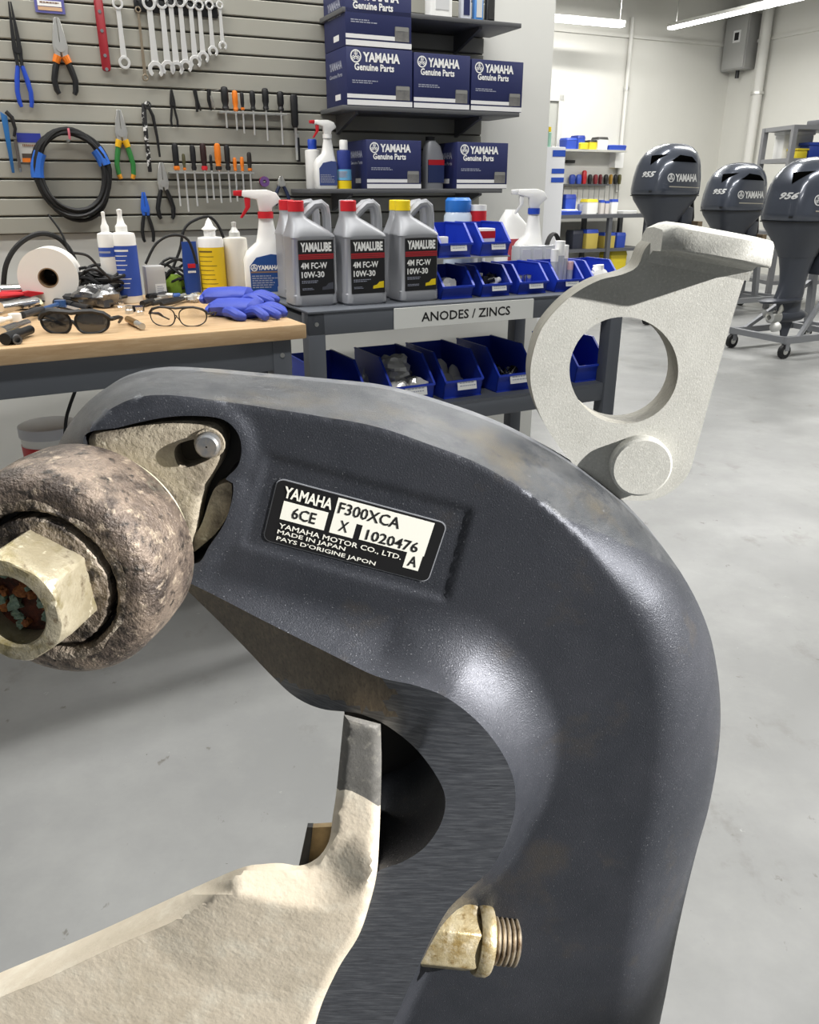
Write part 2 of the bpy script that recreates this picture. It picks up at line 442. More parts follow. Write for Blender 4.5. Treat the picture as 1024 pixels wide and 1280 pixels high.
def cleanup(name, vs, fs, m, parent, sharp=40, solid=None, recalc=True):
    mb = MB(); mb.v = vs; mb.f = [list(f) for f in fs]
    me = bpy.data.meshes.new(name); me.from_pydata([tuple(p) for p in vs], [], [tuple(f) for f in fs])
    bm = bmesh.new(); bm.from_mesh(me)
    bmesh.ops.delete(bm, geom=[q for q in bm.verts if not q.link_faces], context='VERTS')
    bmesh.ops.remove_doubles(bm, verts=bm.verts, dist=2e-5)
    if recalc: bmesh.ops.recalc_face_normals(bm, faces=bm.faces)
    bm.to_mesh(me); bm.free()
    me.polygons.foreach_set('use_smooth', [True] * len(me.polygons)); me.set_sharp_from_angle(angle=math.radians(sharp)); me.update()
    return link(name, me, m, parent)
def walls(loop, Y0, Y1, closed=True, draft=False):
    """strip that runs straight back from a pixel loop at depth Y0 (array or number) to depth Y1"""
    n = len(loop); Y0 = np.broadcast_to(np.array(Y0, float), (n,))
    a = [P(loop[i][0], loop[i][1], Y0[i]) for i in range(n)]; b = [Vector((p.x, Y1, p.z)) for p in a]
    if draft: b = [P(loop[i][0], loop[i][1] + 2, Y1) for i in range(n)]      # cast draft: the part widens toward its back
    fs = [(i, (i + 1) % n, n + (i + 1) % n, n + i) for i in range(n if closed else n - 1)]
    return a + b, fs
def backcap(mesh_v, tris, Y1): return [Vector((p.x, Y1, p.z)) for p in mesh_v], [t[::-1] for t in tris]
paint = nodes_mat('dark_blue_grey_paint', ['#393c43', ('#474950', 9, .40, .70, None, 'n'), ('#4f4b47', 16, .58, .75, None, 'n'), ('#a2a5aa', 1000, .62, .72, None, 'n'), ('#24262b', 800, .58, .72, None, 'n'),
                  ['wear', '#46494d', ('#5a5c5f', 26, .45, .70, (1, 1, 2.5), 'n'), ('#5c564a', 10, .54, .72, None, 'n'), ('#3b3e44', 60, .52, .68, (1, 1, 3), 'n'), ('#85878a', 90, .66, .76, (.7, 2, 3), 'n')]],
                  0.40, 0.5, bumps=((1000, .45, .0007, None), (50, .04, .002, None)), rough_var=(14, .40, .52))
worn = nodes_mat('scuffed_paint', ['#53565b', ('#6b6d70', 26, .45, .70, (1, 1, 2.5), 'n'), ('#6c6557', 10, .54, .72, None, 'n'), ('#43464d', 60, .52, .68, (1, 1, 3), 'n'), ('#97999b', 90, .66, .76, (.7, 2, 3), 'n')],
                 0.5, 0.1, bumps=((420, .3, .0008, None),))
brushed = nodes_mat('machined_dark_face', ['#474a50', ('#686b70', 50, .45, .75, (1, 1, 14), 'n'), ('#34363b', 36, .5, .75, (2, 1, 20), 'n'), ('#9a9c9f', 70, .72, .78, None, 'n')],
                    0.5, 0.3, bumps=((60, .25, .0006, (2, 1, 22)),))
browned = nodes_mat('browned_machined_face', ['#575047', ('#6e6557', 40, .45, .75, (8, 1, 3), 'n'), ('#403b35', 60, .5, .72, (14, 1, 5), 'n')], 0.6, 0.2, bumps=((60, .3, .0008, (14, 1, 5)),))
pocket_shade_m = mat('pocket_shade_black', '#16181c', 0.55, bump=(200, .2, .0006))  # near-black colour stands in for deep shade in pocket, recesses and groove
YB = 0.42; YBACK = 0.50
SIL = smooth([(90, 720), (62, 650), (62, 590), (78, 545), (98, 515), (125, 490), (160, 471), (200, 463), (250, 464), (320, 470), (400, 477), (480, 486), (550, 505), (620, 530), (680, 560),
              (730, 592), (780, 632), (825, 680), (860, 730), (885, 785), (897, 840), (901, 895), (897, 950), (886, 1010), (872, 1060), (857, 1120), (844, 1180), (833, 1240), (823, 1290), (800, 1420)], 7)
LIPK = [(222, 722), (262, 741), (330, 776), (410, 816), (470, 845), (520, 857), (560, 873), (600, 905), (630, 945), (644, 985), (640, 1030), (618, 1080), (587, 1111), (561, 1136), (540, 1172), (520, 1215), (500, 1260), (486, 1300), (470, 1420)]
LW = [(26, .003), (30, .004), (44, .010), (64, .017), (86, .023), (104, .029), (112, .034), (100, .037), (80, .038), (48, .038), (24, .038), (15, .038), (13, .038), (13, .038), (13, .038), (13, .038), (13, .038), (13, .038), (13, .038)]
LIP = smooth(LIPK, 6)
def along(keys, vals, line):
    kp = np.array(keys, float); ks = np.concatenate([[0], np.cumsum(np.linalg.norm(np.diff(kp, axis=0), axis=1))])
    ls = np.concatenate([[0], np.cumsum(np.linalg.norm(np.diff(line, axis=0), axis=1))]); ls = ls / ls[-1] * ks[-1]
    va = np.array(vals, float); return np.stack([np.interp(ls, ks, va[:, i]) for i in range(va.shape[1])], 1)
LV = along(LIPK, LW, LIP)
SVK = [(60, .02, 1)] * 3 + [(30, .045, .5), (26, .06, .2), (27, .07, .1), (30, .08, 0), (33, .08, 0), (36, .08, 0), (40, .08, 0), (46, .08, 0), (52, .08, 0), (56, .08, 0), (58, .08, 0.1), (62, .08, .2), (66, .075, .35), (72, .07, .6), (78, .07, .85), (82, .07, 1), (84, .07, 1), (84, .07, 1), (82, .07, 1), (80, .07, 1), (76, .07, 1), (72, .07, 1), (68, .07, 1), (64, .07, 1), (60, .07, 1), (58, .07, 1), (58, .07, 1)]
SKEY = [(90, 720), (62, 650), (62, 590), (78, 545), (98, 515), (125, 490), (160, 471), (200, 463), (250, 464), (320, 470), (400, 477), (480, 486), (550, 505), (620, 530), (680, 560),
        (730, 592), (780, 632), (825, 680), (860, 730), (885, 785), (897, 840), (901, 895), (897, 950), (886, 1010), (872, 1060), (857, 1120), (844, 1180), (833, 1240), (823, 1290), (800, 1420)]
SV = along(SKEY, SVK, SIL)
LA = math.radians(15.2); LC = np.array([446.0, 659.0])
def lab_rect(p, hw, hh, soft):
    q = p - LC; x = q[:, 0] * math.cos(LA) + q[:, 1] * math.sin(LA); y = -q[:, 0] * math.sin(LA) + q[:, 1] * math.cos(LA)
    d = np.maximum(np.abs(x) - hw, np.abs(y) - hh); t = np.clip(.5 - d / soft, 0, 1); return t * t * (3 - 2 * t)
def body_depth(p):
    ds, sv = dist_poly(p, SIL, SV); dl, lv = dist_poly(p, LIP, LV)
    u = np.clip(1 - ds / sv[:, 0], 0, 1)
    Lr = np.clip((u - .06) / .94, 0, 1); lin_ = sv[:, 1] * (Lr * .97 + .03 * u * u)
    ell = sv[:, 1] * (1 - np.sqrt(np.clip(1 - u * u, 0, 1)))
    Y = YB + lin_ * (1 - sv[:, 2]) + ell * sv[:, 2]
    s = np.clip(1 - dl / lv[:, 0], 0, 1)
    Y = Y - lv[:, 1] * (s ** 1.7)
    Y = Y + .0018 * lab_rect(p, 132, 58, 10)
    # raised rim round the flange recess
    df, _ = dist_poly(p, np.vstack([FP, FP[:1]])); Y = Y - .003 * np.clip(1 - df / 26, 0, 1) ** 2 * (3 - 2 * np.clip(1 - df / 26, 0, 1))
    return Y
FP = smooth([(104, 549), (150, 534), (205, 522), (250, 520), (280, 525), (297, 541), (302, 562), (297, 583), (282, 599), (291, 604), (290, 625), (280, 655), (262, 682), (243, 705), (190, 690), (140, 620)], 5, True)
BODY = np.vstack([SIL, LIP[::-1]])
br = thing('clamp_bracket', 'big dark blue-grey curved clamp bracket with a printed type plate, in the foreground', 'bracket', (0, YB, 0))
def local(vs): return [p - Vector((0, YB, 0)) for p in vs]
CRE = []
for i in range(1, len(SIL) - 1):
    d_ = SIL[i + 1] - SIL[i - 1]; n_ = np.array([-d_[1], d_[0]]) / np.linalg.norm(d_)
    q_ = SIL[i] + n_ * SV[i, 0] * .93
    if 110 < SIL[i][0] < 800 and SIL[i][1] < 660: CRE.append(q_)
CRE = np.array(CRE)
vs, fs, px = region([BODY], body_depth, 6.0, holes=[FP], extra=[CRE])
bd = cleanup('arm_body', local(vs), fs, paint, br, 50)
if np.mean([q.normal.y for q in bd.data.polygons]) > 0: bd.data.flip_normals()
# the upper edge is scuffed bare where its slope begins
def wear_map(ob):
    q = np.array([proj(v.co + Vector((0, YB, 0))) for v in ob.data.vertices]); d_, v_ = dist_poly(q, SIL, SV)
    k_ = np.clip((850 - q[:, 0]) / 150, 0, 1) * np.clip((q[:, 0] - 60) / 60, 0, 1) * (q[:, 1] < 720)
    w_ = np.clip(.5 + (v_[:, 0] * .93 * k_ - d_) / 14, 0, 1) * (k_ > 0)
    ob.data.attributes.new('wear', 'FLOAT', 'POINT').data.foreach_set('value', w_.astype(np.float32))
wear_map(bd)
# rim running back, and the rear
wv, wf = walls(SIL, body_depth(SIL), YBACK + .01, False)
rim = cleanup('rim_side', local(wv), wf, worn, br, 60)
lipdep = YB - LV[:, 1]
INNER = smooth([(222, 726), (262, 765), (300, 803), (345, 850), (372, 873), (402, 886), (436, 890), (452, 893), (482, 906), (520, 936), (548, 974), (557, 1002), (550, 1032), (530, 1060), (502, 1078), (470, 1092), (462, 1130), (448, 1170), (420, 1215), (395, 1280), (370, 1420)], 5)
BAND = np.vstack([LIP, INNER[::-1]])
def lip_depth(p):
    dl, lv = dist_poly(p, LIP, LV)
    return YB - lv[:, 1] + np.clip((500 - p[:, 0]) / 160, 0, 1) * np.clip((930 - p[:, 1]) / 60, 0, 1) * .0005 * dl
vs, fs, px = region([BAND], lip_depth, 8.0)
mf = cleanup('machined_face', local(vs), fs, [brushed, browned], br, 50)
for q in mf.data.polygons:
    c = q.center
    if c.x < -.012 + .004 * math.sin(c.z * 400) and c.z > .93: q.material_index = 1
wv, wf = walls(INNER, lip_depth(INNER), YBACK, False)
cleanup('inner_edge', local(wv), wf, paint, br, 60)
bk = [Vector((p.x, YBACK, p.z)) for p in [P(q[0], q[1], d) for q, d in zip(SIL, body_depth(SIL))]] + [Vector((p.x, YBACK, p.z)) for p in [P(q[0], q[1], d) for q, d in zip(INNER[::-1], lip_depth(INNER[::-1]))]]
cleanup('rear_face', local(bk), [tuple(range(len(bk)))], paint, br)
# pocket behind the lip, its shade put into the colour
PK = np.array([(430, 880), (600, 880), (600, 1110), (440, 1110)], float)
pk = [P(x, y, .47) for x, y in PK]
cleanup('pocket_floor', local(pk), [(0, 1, 2, 3)], pocket_shade_m, br)
# flange recess
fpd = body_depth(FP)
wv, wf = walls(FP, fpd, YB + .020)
cleanup('recess_wall', local(wv), wf, pocket_shade_m, br, 60)
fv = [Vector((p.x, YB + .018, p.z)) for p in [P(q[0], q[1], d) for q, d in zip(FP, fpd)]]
cleanup('recess_floor', local(fv), [tuple(range(len(fv)))], pocket_shade_m, br)
# type plate -----------------------------------------------------------------
c3 = P(443.5, 664.5, YB + .0013)
lb = bpy.data.objects.new('type_plate', None)
LWd, LHt = .0985, .0385
def rrect(w_, h_, r, n=5):
    out = []
    for cx, cz, a0 in ((w_ / 2 - r, h_ / 2 - r, 0), (-w_ / 2 + r, h_ / 2 - r, 90), (-w_ / 2 + r, -h_ / 2 + r, 180), (w_ / 2 - r, -h_ / 2 + r, 270)):
        for i in range(n + 1):
            a = math.radians(a0 + 90 * i / n); out.append((cx + r * math.cos(a), cz + r * math.sin(a)))
    return out
lb = MB().prism(rrect(LWd, LHt, .004), -.0003, .0006).build('type_plate', mat('label_black', '#141416', .42), br)
lb['label'] = 'black type plate with white lettering'
lb.location = c3 - Vector((0, YB, 0)); lb.rotation_euler = (0, math.radians(16.2), 0)
SHR = Matrix(((1, 0, -.13, 0), (0, 1, 0, 0), (0, 0, 1, 0), (0, 0, 0, 1)))
lbrim = MB().prism(rrect(LWd + .0012, LHt + .0012, .0045), 0, .0007).build('plate_rim', mat('label_rim', '#8f9298', .4), lb)
def LX(u): return (u - .5) * LWd
def LZ(v): return (.5 - v) * LHt
cream_ink = mat('label_white', '#eeeee4', .5)
for nm, u0, u1, v0, v1 in (('white_field', .062, .325, .31, .605), ('white_field', .357, .932, .035, .365), ('white_field', .357, .498, .365, .612), ('white_field', .535, .932, .365, .60), ('white_field', .83, .925, .60, .86)):
    MB().box(LX(u0), LX(u1), -.0005, -.0003, LZ(v1), LZ(v0)).build(nm, cream_ink, lb)
for s, u0, u1, v0, v1, mm, bold in (('YAMAHA', .05, .335, .075, .255, cream_ink, .03), ('6CE', .125, .265, .365, .55, ink, .015), ('F300XCA', .375, .742, .09, .275, ink, .012), ('X', .405, .458, .37, .545, ink, .01),
                                    ('1020476', .57, .885, .40, .575, ink, .015), ('A', .852, .905, .635, .81, ink, .015), ('YAMAHA MOTOR CO., LTD.', .068, .805, .665, .762, cream_ink, .012),
                                    ('MADE IN JAPAN', .068, .475, .775, .862, cream_ink, .012), ("PAYS D'ORIGINE JAPON", .072, .67, .882, .97, cream_ink, .012)):
    txt(s, lb, LX((u0 + u1) / 2), LZ((v0 + v1) / 2), (u1 - u0) * LWd, (v1 - v0) * LHt, -.0007, mm, bold)
# ---------------------------------------------------------------- flange, bushing and nut (pivot tube end)
cast = nodes_mat('weathered_cast_flange', ['#8d8474', ('#b5ad9b', 22, .42, .68, None, 'n'), ('#5d554a', 40, .52, .68, None, 'n'), ('#d6d0c0', 50, .62, .72, None, 'n'), ('#3f3a35', 130, .62, .72, None, 'n')], 0.7, .1, bumps=((160, .6, .002, None), (600, .4, .0008, None)))
bronze = nodes_mat('corroded_bronze', ['#635850', ('#85776a', 40, .42, .62, None, 'n'), ('#433b36', 50, .46, .60, None, 'n'), ('#a89a88', 130, .56, .68, None, 'n'), ('#2b2724', 150, .56, .66, None, 'n'), ('#6f6e62', 34, .62, .72, None, 'n')],
                   0.47, .3, bumps=((110, .7, .003, None), (520, .8, .0014, None)))
crust = nodes_mat('crusted_metal', ['#6e6357', ('#a3988a', 60, .45, .66, None, 'n'), ('#2e2824', 80, .48, .60, None, 'n'), ('#cfc7b6', 120, .62, .70, None, 'n')], .7, .2, bumps=((120, .9, .004, None), (500, .7, .0015, None)))
brass = nodes_mat('yellowed_zinc_nut', ['#9d947c', ('#b8b09a', 40, .42, .66, None, 'n'), ('#7f7550', 50, .52, .66, None, 'n'), ('#6b5f4b', 80, .58, .70, None, 'n'), ('#d8d0b8', 130, .62, .7, None, 'n')], .40, .45, bumps=((220, .4, .0012, None), (900, .3, .0006, None)))
pt = thing('pivot_nut_assembly', 'corroded bronze pivot bushing with yellowed hex nut, left of the type plate', 'bushing', (0, YB, 0))
FL = smooth([(112, 546), (150, 537), (205, 527), (250, 526), (272, 530), (281, 543), (282, 560), (276, 580), (262, 603), (252, 630), (247, 662), (238, 694), (215, 720), (150, 700), (120, 620)], 5, True)
SLOT = smooth([(222, 556), (250, 548), (264, 552), (270, 562), (262, 574), (230, 585), (219, 573)], 4, True)
vs, fs, px = region([FL], lambda p: np.full(len(p), YB + .004) - .004 * np.clip(dist_poly(p, np.vstack([FL, FL[:1]]))[0] / 8, 0, 1) ** .5 + .0, 6, holes=[SLOT])
fo = cleanup('flange_plate', local(vs), fs, cast, pt)
wv, wf = walls(FL, YB + .004, YB + .016); cleanup('flange_edge', local(wv), wf, cast, pt)
wv, wf = walls(SLOT, YB + .001, YB + .015); cleanup('slot_wall', local(wv), wf, cast, pt)
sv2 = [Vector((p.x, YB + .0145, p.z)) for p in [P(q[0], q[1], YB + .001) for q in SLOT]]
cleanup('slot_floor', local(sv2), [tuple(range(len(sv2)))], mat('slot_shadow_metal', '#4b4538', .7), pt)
b0 = P(258, 559, YB - .008) - Vector((0, YB, 0))
MB().lathe([(.0005, 0), (.0055, 0), (.0066, .0012), (.0068, .003), (.0068, .024)], 20, Matrix.Translation(b0) @ Matrix.Rotation(-PI / 2, 4, 'X')).build('bolt_head', nodes_mat('bolt_grey', ['#6f7275', ('#9a8f80', 60, .5, .7, None, 'n')], .5, .5), pt)
MB().lathe([(.0070, 0), (.0082, .0), (.0086, .002), (.0086, .006), (.0070, .006), (.0070, 0)], 20, Matrix.Translation(b0 + Vector((0, .0062, 0))) @ Matrix.Rotation(-PI / 2, 4, 'X')).build('washer', cast, pt)
# small locking tab below the flange
TB = smooth([(286, 603), (290, 612), (286, 640), (272, 664), (250, 684), (241, 690), (240, 676), (252, 655), (262, 625), (270, 609)], 4, True)
vs, fs, px = region([TB], lambda p: np.full(len(p), YB + .003), 6); cleanup('locking_tab', local(vs), fs, cast, pt)
wv, wf = walls(TB, YB + .003, YB + .014); cleanup('locking_tab_edge', local(wv), wf, cast, pt)
# axis
AX = Vector((-math.sin(math.radians(9)), -math.cos(math.radians(9)), 0))
Cb = P(118, 680, .412) - Vector((0, YB, 0))
MX = Matrix.Translation(Cb) @ AX.to_track_quat('Z', 'Y').to_matrix().to_4x4()
def ring(prof, m, name, n=72, parent=pt):
    return MB().lathe(prof, n, MX).build(name, m, parent, sharp=50)
R0 = .0590
ring([(.040, -.012), (.052, -.012), (.0535, -.008), (.0535, -.001), (.050, .0)], mat('sealant_ring', '#d8d6c4', .6, var=(60, .8), hex2='#a9a680', bump=(200, .5, .001)), 'sealant_ring')
prof = [(.050, -.004), (R0 - .002, -.003), (R0, 0), (R0 + .0008, .015), (R0, .034)]
for i in range(1, 9):
    a = PI / 2 * i / 8; prof.append((R0 - .0125 + .0125 * math.cos(a), .034 + .0145 * math.sin(a)))
prof += [(.0415, .0487)]
bs = ring(prof, bronze, 'bushing', 96)
vsx = []; fsx = []; n = 110; rr = random.Random(4)
for k, (r_, z_) in enumerate(((.0425, .0490), (.0412, .0494), (.0398, .0486), (.0388, .0470), (.0385, .036))):
    for i in range(n):
        a = 2 * PI * i / n; q = r_ + (rr.uniform(-.0004, .0004) if k < 4 else 0) + (.0035 * (.5 + .5 * math.sin(3 * a + .8) * math.sin(7 * a)) if k == 0 else 0)
        vsx.append((q * math.cos(a), q * math.sin(a), z_ + (rr.uniform(-.0003, .0005) if 0 < k < 4 else 0)))
for k in range(4):
    for i in range(n): fsx.append((k * n + i, k * n + (i + 1) % n, (k + 1) * n + (i + 1) % n, (k + 1) * n + i))
MB().add(vsx, fsx, MX).build('crusted_inner_rim', crust, pt)
ring([(.0385, .036), (.0385, .0362), (.036, .0362)], pocket_shade_m, 'groove')
# crusted washer with an uneven rim
mb = MB(); vsx = []; fsx = []; n = 90; rr = random.Random(3)
jit = [.0355 + .0007 * math.sin(5 * 2 * PI * i / n + 1) + rr.uniform(-.0005, .0005) for i in range(n)]
for k, (s_, z) in enumerate(((1, .036), (1.0, .0478), (.96, .0493), (.75, .0497), (.4, .0497))):
    for i in range(n):
        a = 2 * PI * i / n; vsx.append((jit[i] * s_ * math.cos(a), jit[i] * s_ * math.sin(a), z + (rr.uniform(-.0004, .0004) if k > 1 else 0)))
for k in range(4):
    for i in range(n): fsx.append((k * n + i, k * n + (i + 1) % n, (k + 1) * n + (i + 1) % n, (k + 1) * n + i))
mb.add(vsx, fsx, MX).build('crusted_washer', crust, pt)
# hex nut with chamfer, and its corroded hollow stud end
HR = .0300; hexv = []
def hexr(a, k): # radius of hexagon at angle a, blended with a circle
    q = (a - k) % (PI / 3) - PI / 6
    return HR * math.cos(PI / 6) / math.cos(q)
N = 96; rings = []
for z, lim in ((.0485, 9), (.073, 9), (.0765, .0285), (.0785, .0268), (.0790, .0255)):
    rings.append([(min(hexr(2 * PI * i / N, PI / 6 + .08), lim), 2 * PI * i / N, z) for i in range(N)])
vsx = []; fsx = []
for rg in rings: vsx += [(r * math.cos(a), r * math.sin(a), z) for r, a, z in rg]
for r, z in ((.0195, .0790), (.0185, .0780), (.0185, .062)): vsx += [(r * math.cos(2 * PI * i / N), r * math.sin(2 * PI * i / N), z) for i in range(N)]
nr = len(rings) + 3
for k in range(nr - 1):
    for i in range(N): fsx.append((k * N + i, k * N + (i + 1) % N, (k + 1) * N + (i + 1) % N, (k + 1) * N + i))
MB().add(vsx, fsx, MX).build('hex_nut', brass, pt, sharp=28)
MB().lathe([(.0002, .064), (.0186, .064)], 40, MX).build('stud_end', nodes_mat('rust_brown', ['#3c2018', ('#6b3320', 90, .45, .65, None, 'n'), ('#1a100c', 120, .5, .65, None, 'n')], .8, bumps=((300, .8, .002, None),)), pt)
# ---------------------------------------------------------------- zinc plate with ring hole
zinc = nodes_mat('cast_zinc', ['#b6b6b0', ('#a8a8a2', 30, .4, .7, None, 'n'), ('#c5c5be', 600, .52, .68, None, 'n'), ('#9c9a90', 450, .58, .70, None, 'n')], .62, .1, bumps=((900, .35, .0005, None),))
zn = thing('zinc_anode_plate', 'pale grey cast zinc anode plate with a big round hole above the bracket', 'anode', (0, .505, 0))
def localz(vs): return [p - Vector((0, .505, 0)) for p in vs]
YZ = .505
ZO = smooth([(700, 560), (681, 530), (668, 500), (663, 470), (667, 440), (677, 412), (695, 388), (720, 366), (750, 350), (778, 343), (797, 333), (806, 312), (820, 300), (850, 302), (945, 325), (938, 336), (930, 352), (915, 400)], 6)
ZO2 = smooth([(915, 400), (890, 490), (871, 560), (862, 590), (848, 608), (825, 622), (800, 626), (770, 622), (735, 600), (700, 560)], 6)
ZOUT = np.vstack([ZO[:-1], ZO2[:-1]])
hc = np.array([780.0, 463.0]); hcn = []
for i in range(56):
    a = 2 * PI * i / 56; hcn.append((hc[0] + 68 * math.cos(a), hc[1] + 67 * math.sin(a)))
HOLE = np.array(hcn)
vs, fs, px = region([ZOUT], lambda p: np.full(len(p), YZ), 10, holes=[HOLE])
cleanup('plate_face', localz(vs), fs, zinc, zn)
wv, wf = walls(ZOUT, YZ, YZ + .022); edge_m = mat('zinc_edge', '#8d8b82', .6, var=(60, .7), hex2='#6f6d65', bump=(300, .4, .0008)); cleanup('plate_edge', localz(wv), wf, edge_m, zn, 60)
wv, wf = walls(HOLE, YZ, YZ + .022); cleanup('hole_edge', localz(wv), wf, edge_m, zn, 60)
bv, bf = backcap(vs, fs, YZ + .022); cleanup('plate_back', localz(bv), bf, zinc, zn)
# bent tab on top that stands out to the front
tb_l = P(806, 318, YZ); tb_r = P(938, 334, YZ); tr_t = P(947, 322, YZ)
prof = []                                    # section in (y, z) relative to the plate's top edge, bend with a fillet
sec = [(.0, -.012), (-.002, -.006), (-.008, -.003), (-.027, -.002), (-.0285, -.0005), (-.0285, .0105), (-.026, .0125), (-.004, .0135), (.012, .012), (.019, .007), (.022, .000), (.022, -.012)]
ends = [(P(812, 316, YZ), .80), (P(826, 314, YZ), .97), (P(850, 318, YZ), 1.0), (P(900, 327, YZ), 1.0), (P(937, 334, YZ), 1.0), (P(939, 334.5, YZ), .97)]
vs2 = []; fs2 = []
for p, s_ in ends:
    for y, z in sec: vs2.append((p.x, p.y + y * (s_ if y < 0 else 1), p.z + .004 + z * s_))
k = len(sec)
for j in range(len(ends) - 1):
    for i in range(k): fs2.append((j * k + i, j * k + (i + 1) % k, (j + 1) * k + (i + 1) % k, (j + 1) * k + i))
fs2 += [tuple(range(k)), tuple(range(len(ends) * k - 1, (len(ends) - 1) * k - 1, -1))]
cleanup('bent_tab', localz([Vector(v) for v in vs2]), fs2, zinc, zn, 45)
bc = P(803, 585, YZ - .009) - Vector((0, YZ, 0))
MB().lathe([(.0002, 0), (.0185, 0), (.0200, .0012), (.0200, .010)], 48, Matrix.Translation(bc) @ Matrix.Rotation(-PI / 2, 4, 'X')).build('round_boss', zinc, zn)
MB().lathe([(.0203, 0), (.0207, 0)], 24, Matrix.Translation(bc + Vector((0, .0088, 0))) @ Matrix.Rotation(-PI / 2, 4, 'X'), .2, 1.6).build('rust_streak', mat('rust_stain', '#b98a52', .8), zn)
# ---------------------------------------------------------------- cream painted casting
cream = nodes_mat('cream_paint', ['#d2c7b4', ('#c3b8a4', 14, .45, .72, None, 'n'), ('#ded7c6', 40, .5, .72, None, 'n'), ('#9a8f78', 120, .70, .76, None, 'n')], .6, 0, bumps=((60, .22, .003, None), (260, .28, .0010, None)))
strip_shade = nodes_mat('cream_strip_shade', ['#6e6d6a', ('#5c5b57', 30, .4, .7, None, 'n'), ('#85837c', 200, .55, .7, None, 'n')], .6, .2, bumps=((300, .3, .001, None),))  # grey colour paints the arm's shadow on the strip's upper part
YC = .374
cr = thing('cream_casting', 'cream painted cast arm at the lower left, butting against the bracket', 'casting', (0, YC, 0))
def localc(vs): return [p - Vector((0, YC, 0)) for p in vs]
CO = np.vstack([smooth([(-80, 1252), (0, 1216), (110, 1170), (220, 1120), (298, 1086), (330, 1080), (352, 1079), (375, 1082), (396, 1073), (411, 1052), (416, 1020), (421, 985), (430, 893)], 6),
                smooth([(476, 905), (477, 950), (476, 1000), (474, 1050), (471, 1092), (462, 1130), (448, 1170), (420, 1216), (394, 1282), (370, 1410)], 6), np.array([(-80, 1410)], float)])
RIDGE = smooth([(-80, 1290), (0, 1247), (60, 1222), (150, 1180), (220, 1150), (270, 1118), (300, 1090)], 6)
R2 = smooth([(300, 1118), (350, 1130), (400, 1136), (440, 1122), (470, 1092)], 6)
def cream_depth(p):
    d, _ = dist_poly(p, RIDGE)
    above = (p[:, 1] < np.interp(p[:, 0], RIDGE[:, 0], RIDGE[:, 1])) & (p[:, 0] < 300)
    Y = np.full(len(p), YC) + np.where(above, np.clip(d, 0, 60) * .0013 * np.clip((305 - p[:, 0]) / 90, 0, 1), 0)
    d2, _ = dist_poly(p, R2)
    low = (p[:, 1] > np.interp(p[:, 0], R2[:, 0], R2[:, 1]))
    Y += np.where(low, np.clip(d2, 0, 120) * .00006, np.clip(d2, 0, 55) * .00022)
    e, _ = dist_poly(p, CO[:-12]); Y += .004 * np.clip(1 - e / 9, 0, 1) ** 2
    return Y - .004
CUT = np.array([(424.5, 988), (432, 987), (440, 989), (448, 993), (456, 997), (464, 1002), (473, 1008)], float)  # lower edge of the shadow painted on the upright strip
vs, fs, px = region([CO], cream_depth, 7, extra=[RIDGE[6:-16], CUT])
co = cleanup('casting_body', localc(vs), fs, [cream, strip_shade], cr, 40)
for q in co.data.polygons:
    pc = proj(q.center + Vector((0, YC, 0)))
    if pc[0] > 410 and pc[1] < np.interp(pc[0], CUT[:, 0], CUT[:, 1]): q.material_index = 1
wv, wf = walls(CO, cream_depth(CO), .435, draft=True); cleanup('casting_edge', localc(wv), wf, cream, cr, 60)
bt = [P(x, y, .44) for x, y in ((384, 1035), (420, 1033), (424, 1100), (370, 1100))]
mb = MB(); mb.add(bt + [Vector((p.x, .444, p.z)) for p in bt], [(0, 1, 2, 3), (7, 6, 5, 4), (0, 4, 5, 1), (1, 5, 6, 2), (2, 6, 7, 3), (3, 7, 4, 0)])
mb.v = localc(mb.v); mb.build('back_tab', nodes_mat('tan_stain', ['#a58e66', ('#7e6c4e', 60, .4, .7, None, 'n')], .7), cr)
bt = [P(x, y, .436) for x, y in ((384, 1034), (391, 1034), (383, 1100), (370, 1100))]
mb = MB(); mb.add(bt + [Vector((p.x, .44, p.z)) for p in bt], [(0, 1, 2, 3), (7, 6, 5, 4), (0, 4, 5, 1), (1, 5, 6, 2), (2, 6, 7, 3), (3, 7, 4, 0)])
mb.v = localc(mb.v); mb.build('slot_strip', pocket_shade_m, cr)
# ---------------------------------------------------------------- nut and stud on the bracket's web
YN = .409
n0 = P(530, 1166, YN); n1 = P(611, 1178, YN)
ax = (n1 - n0).normalized(); ax.y = .05; ax.normalize()
nt_ = thing('mounting_nut', 'rusty hex nut on a threaded stud, at the lower right of the bracket', 'nut', n0)
Mn = ax.to_track_quat('Z', 'Y').to_matrix().to_4x4()
HX0 = .10; fsx = []; n = 6; hr = .0232; L = (n1 - n0).length
prof = [(-.004, 1.0), (L * .72, 1.0), (L * .80, .93)]
vsx = []
for z, s_ in prof:
    for i in range(6):
        a = PI / 3 * i + HX0; vsx.append((hr * s_ * math.cos(a), hr * s_ * math.sin(a), z))
for k in range(2):
    for i in range(6): fsx.append((k * 6 + i, k * 6 + (i + 1) % 6, k * 6 + 6 + (i + 1) % 6, k * 6 + 6 + i))
fsx += [tuple(range(5, -1, -1)), tuple(range(12, 18))]
rusty = nodes_mat('rusty_zinc', ['#b4a888', ('#8f7a4c', 60, .45, .66, None, 'n'), ('#d2c8b0', 90, .52, .7, None, 'n'), ('#6e5730', 120, .60, .70, None, 'n')], .42, .5, bumps=((300, .5, .001, None),))
MB().add(vsx, fsx, Mn).build('hex_body', rusty, nt_, bevel=.0012)
MB().lathe([(.012, L * .78), (.0225, L * .78), (.0238, L * .84), (.0238, L * .95), (.0225, L * 1.0), (.012, L * 1.0)], 32, Mn).build('flange_collar', rusty, nt_)
th = []
z = L * .98
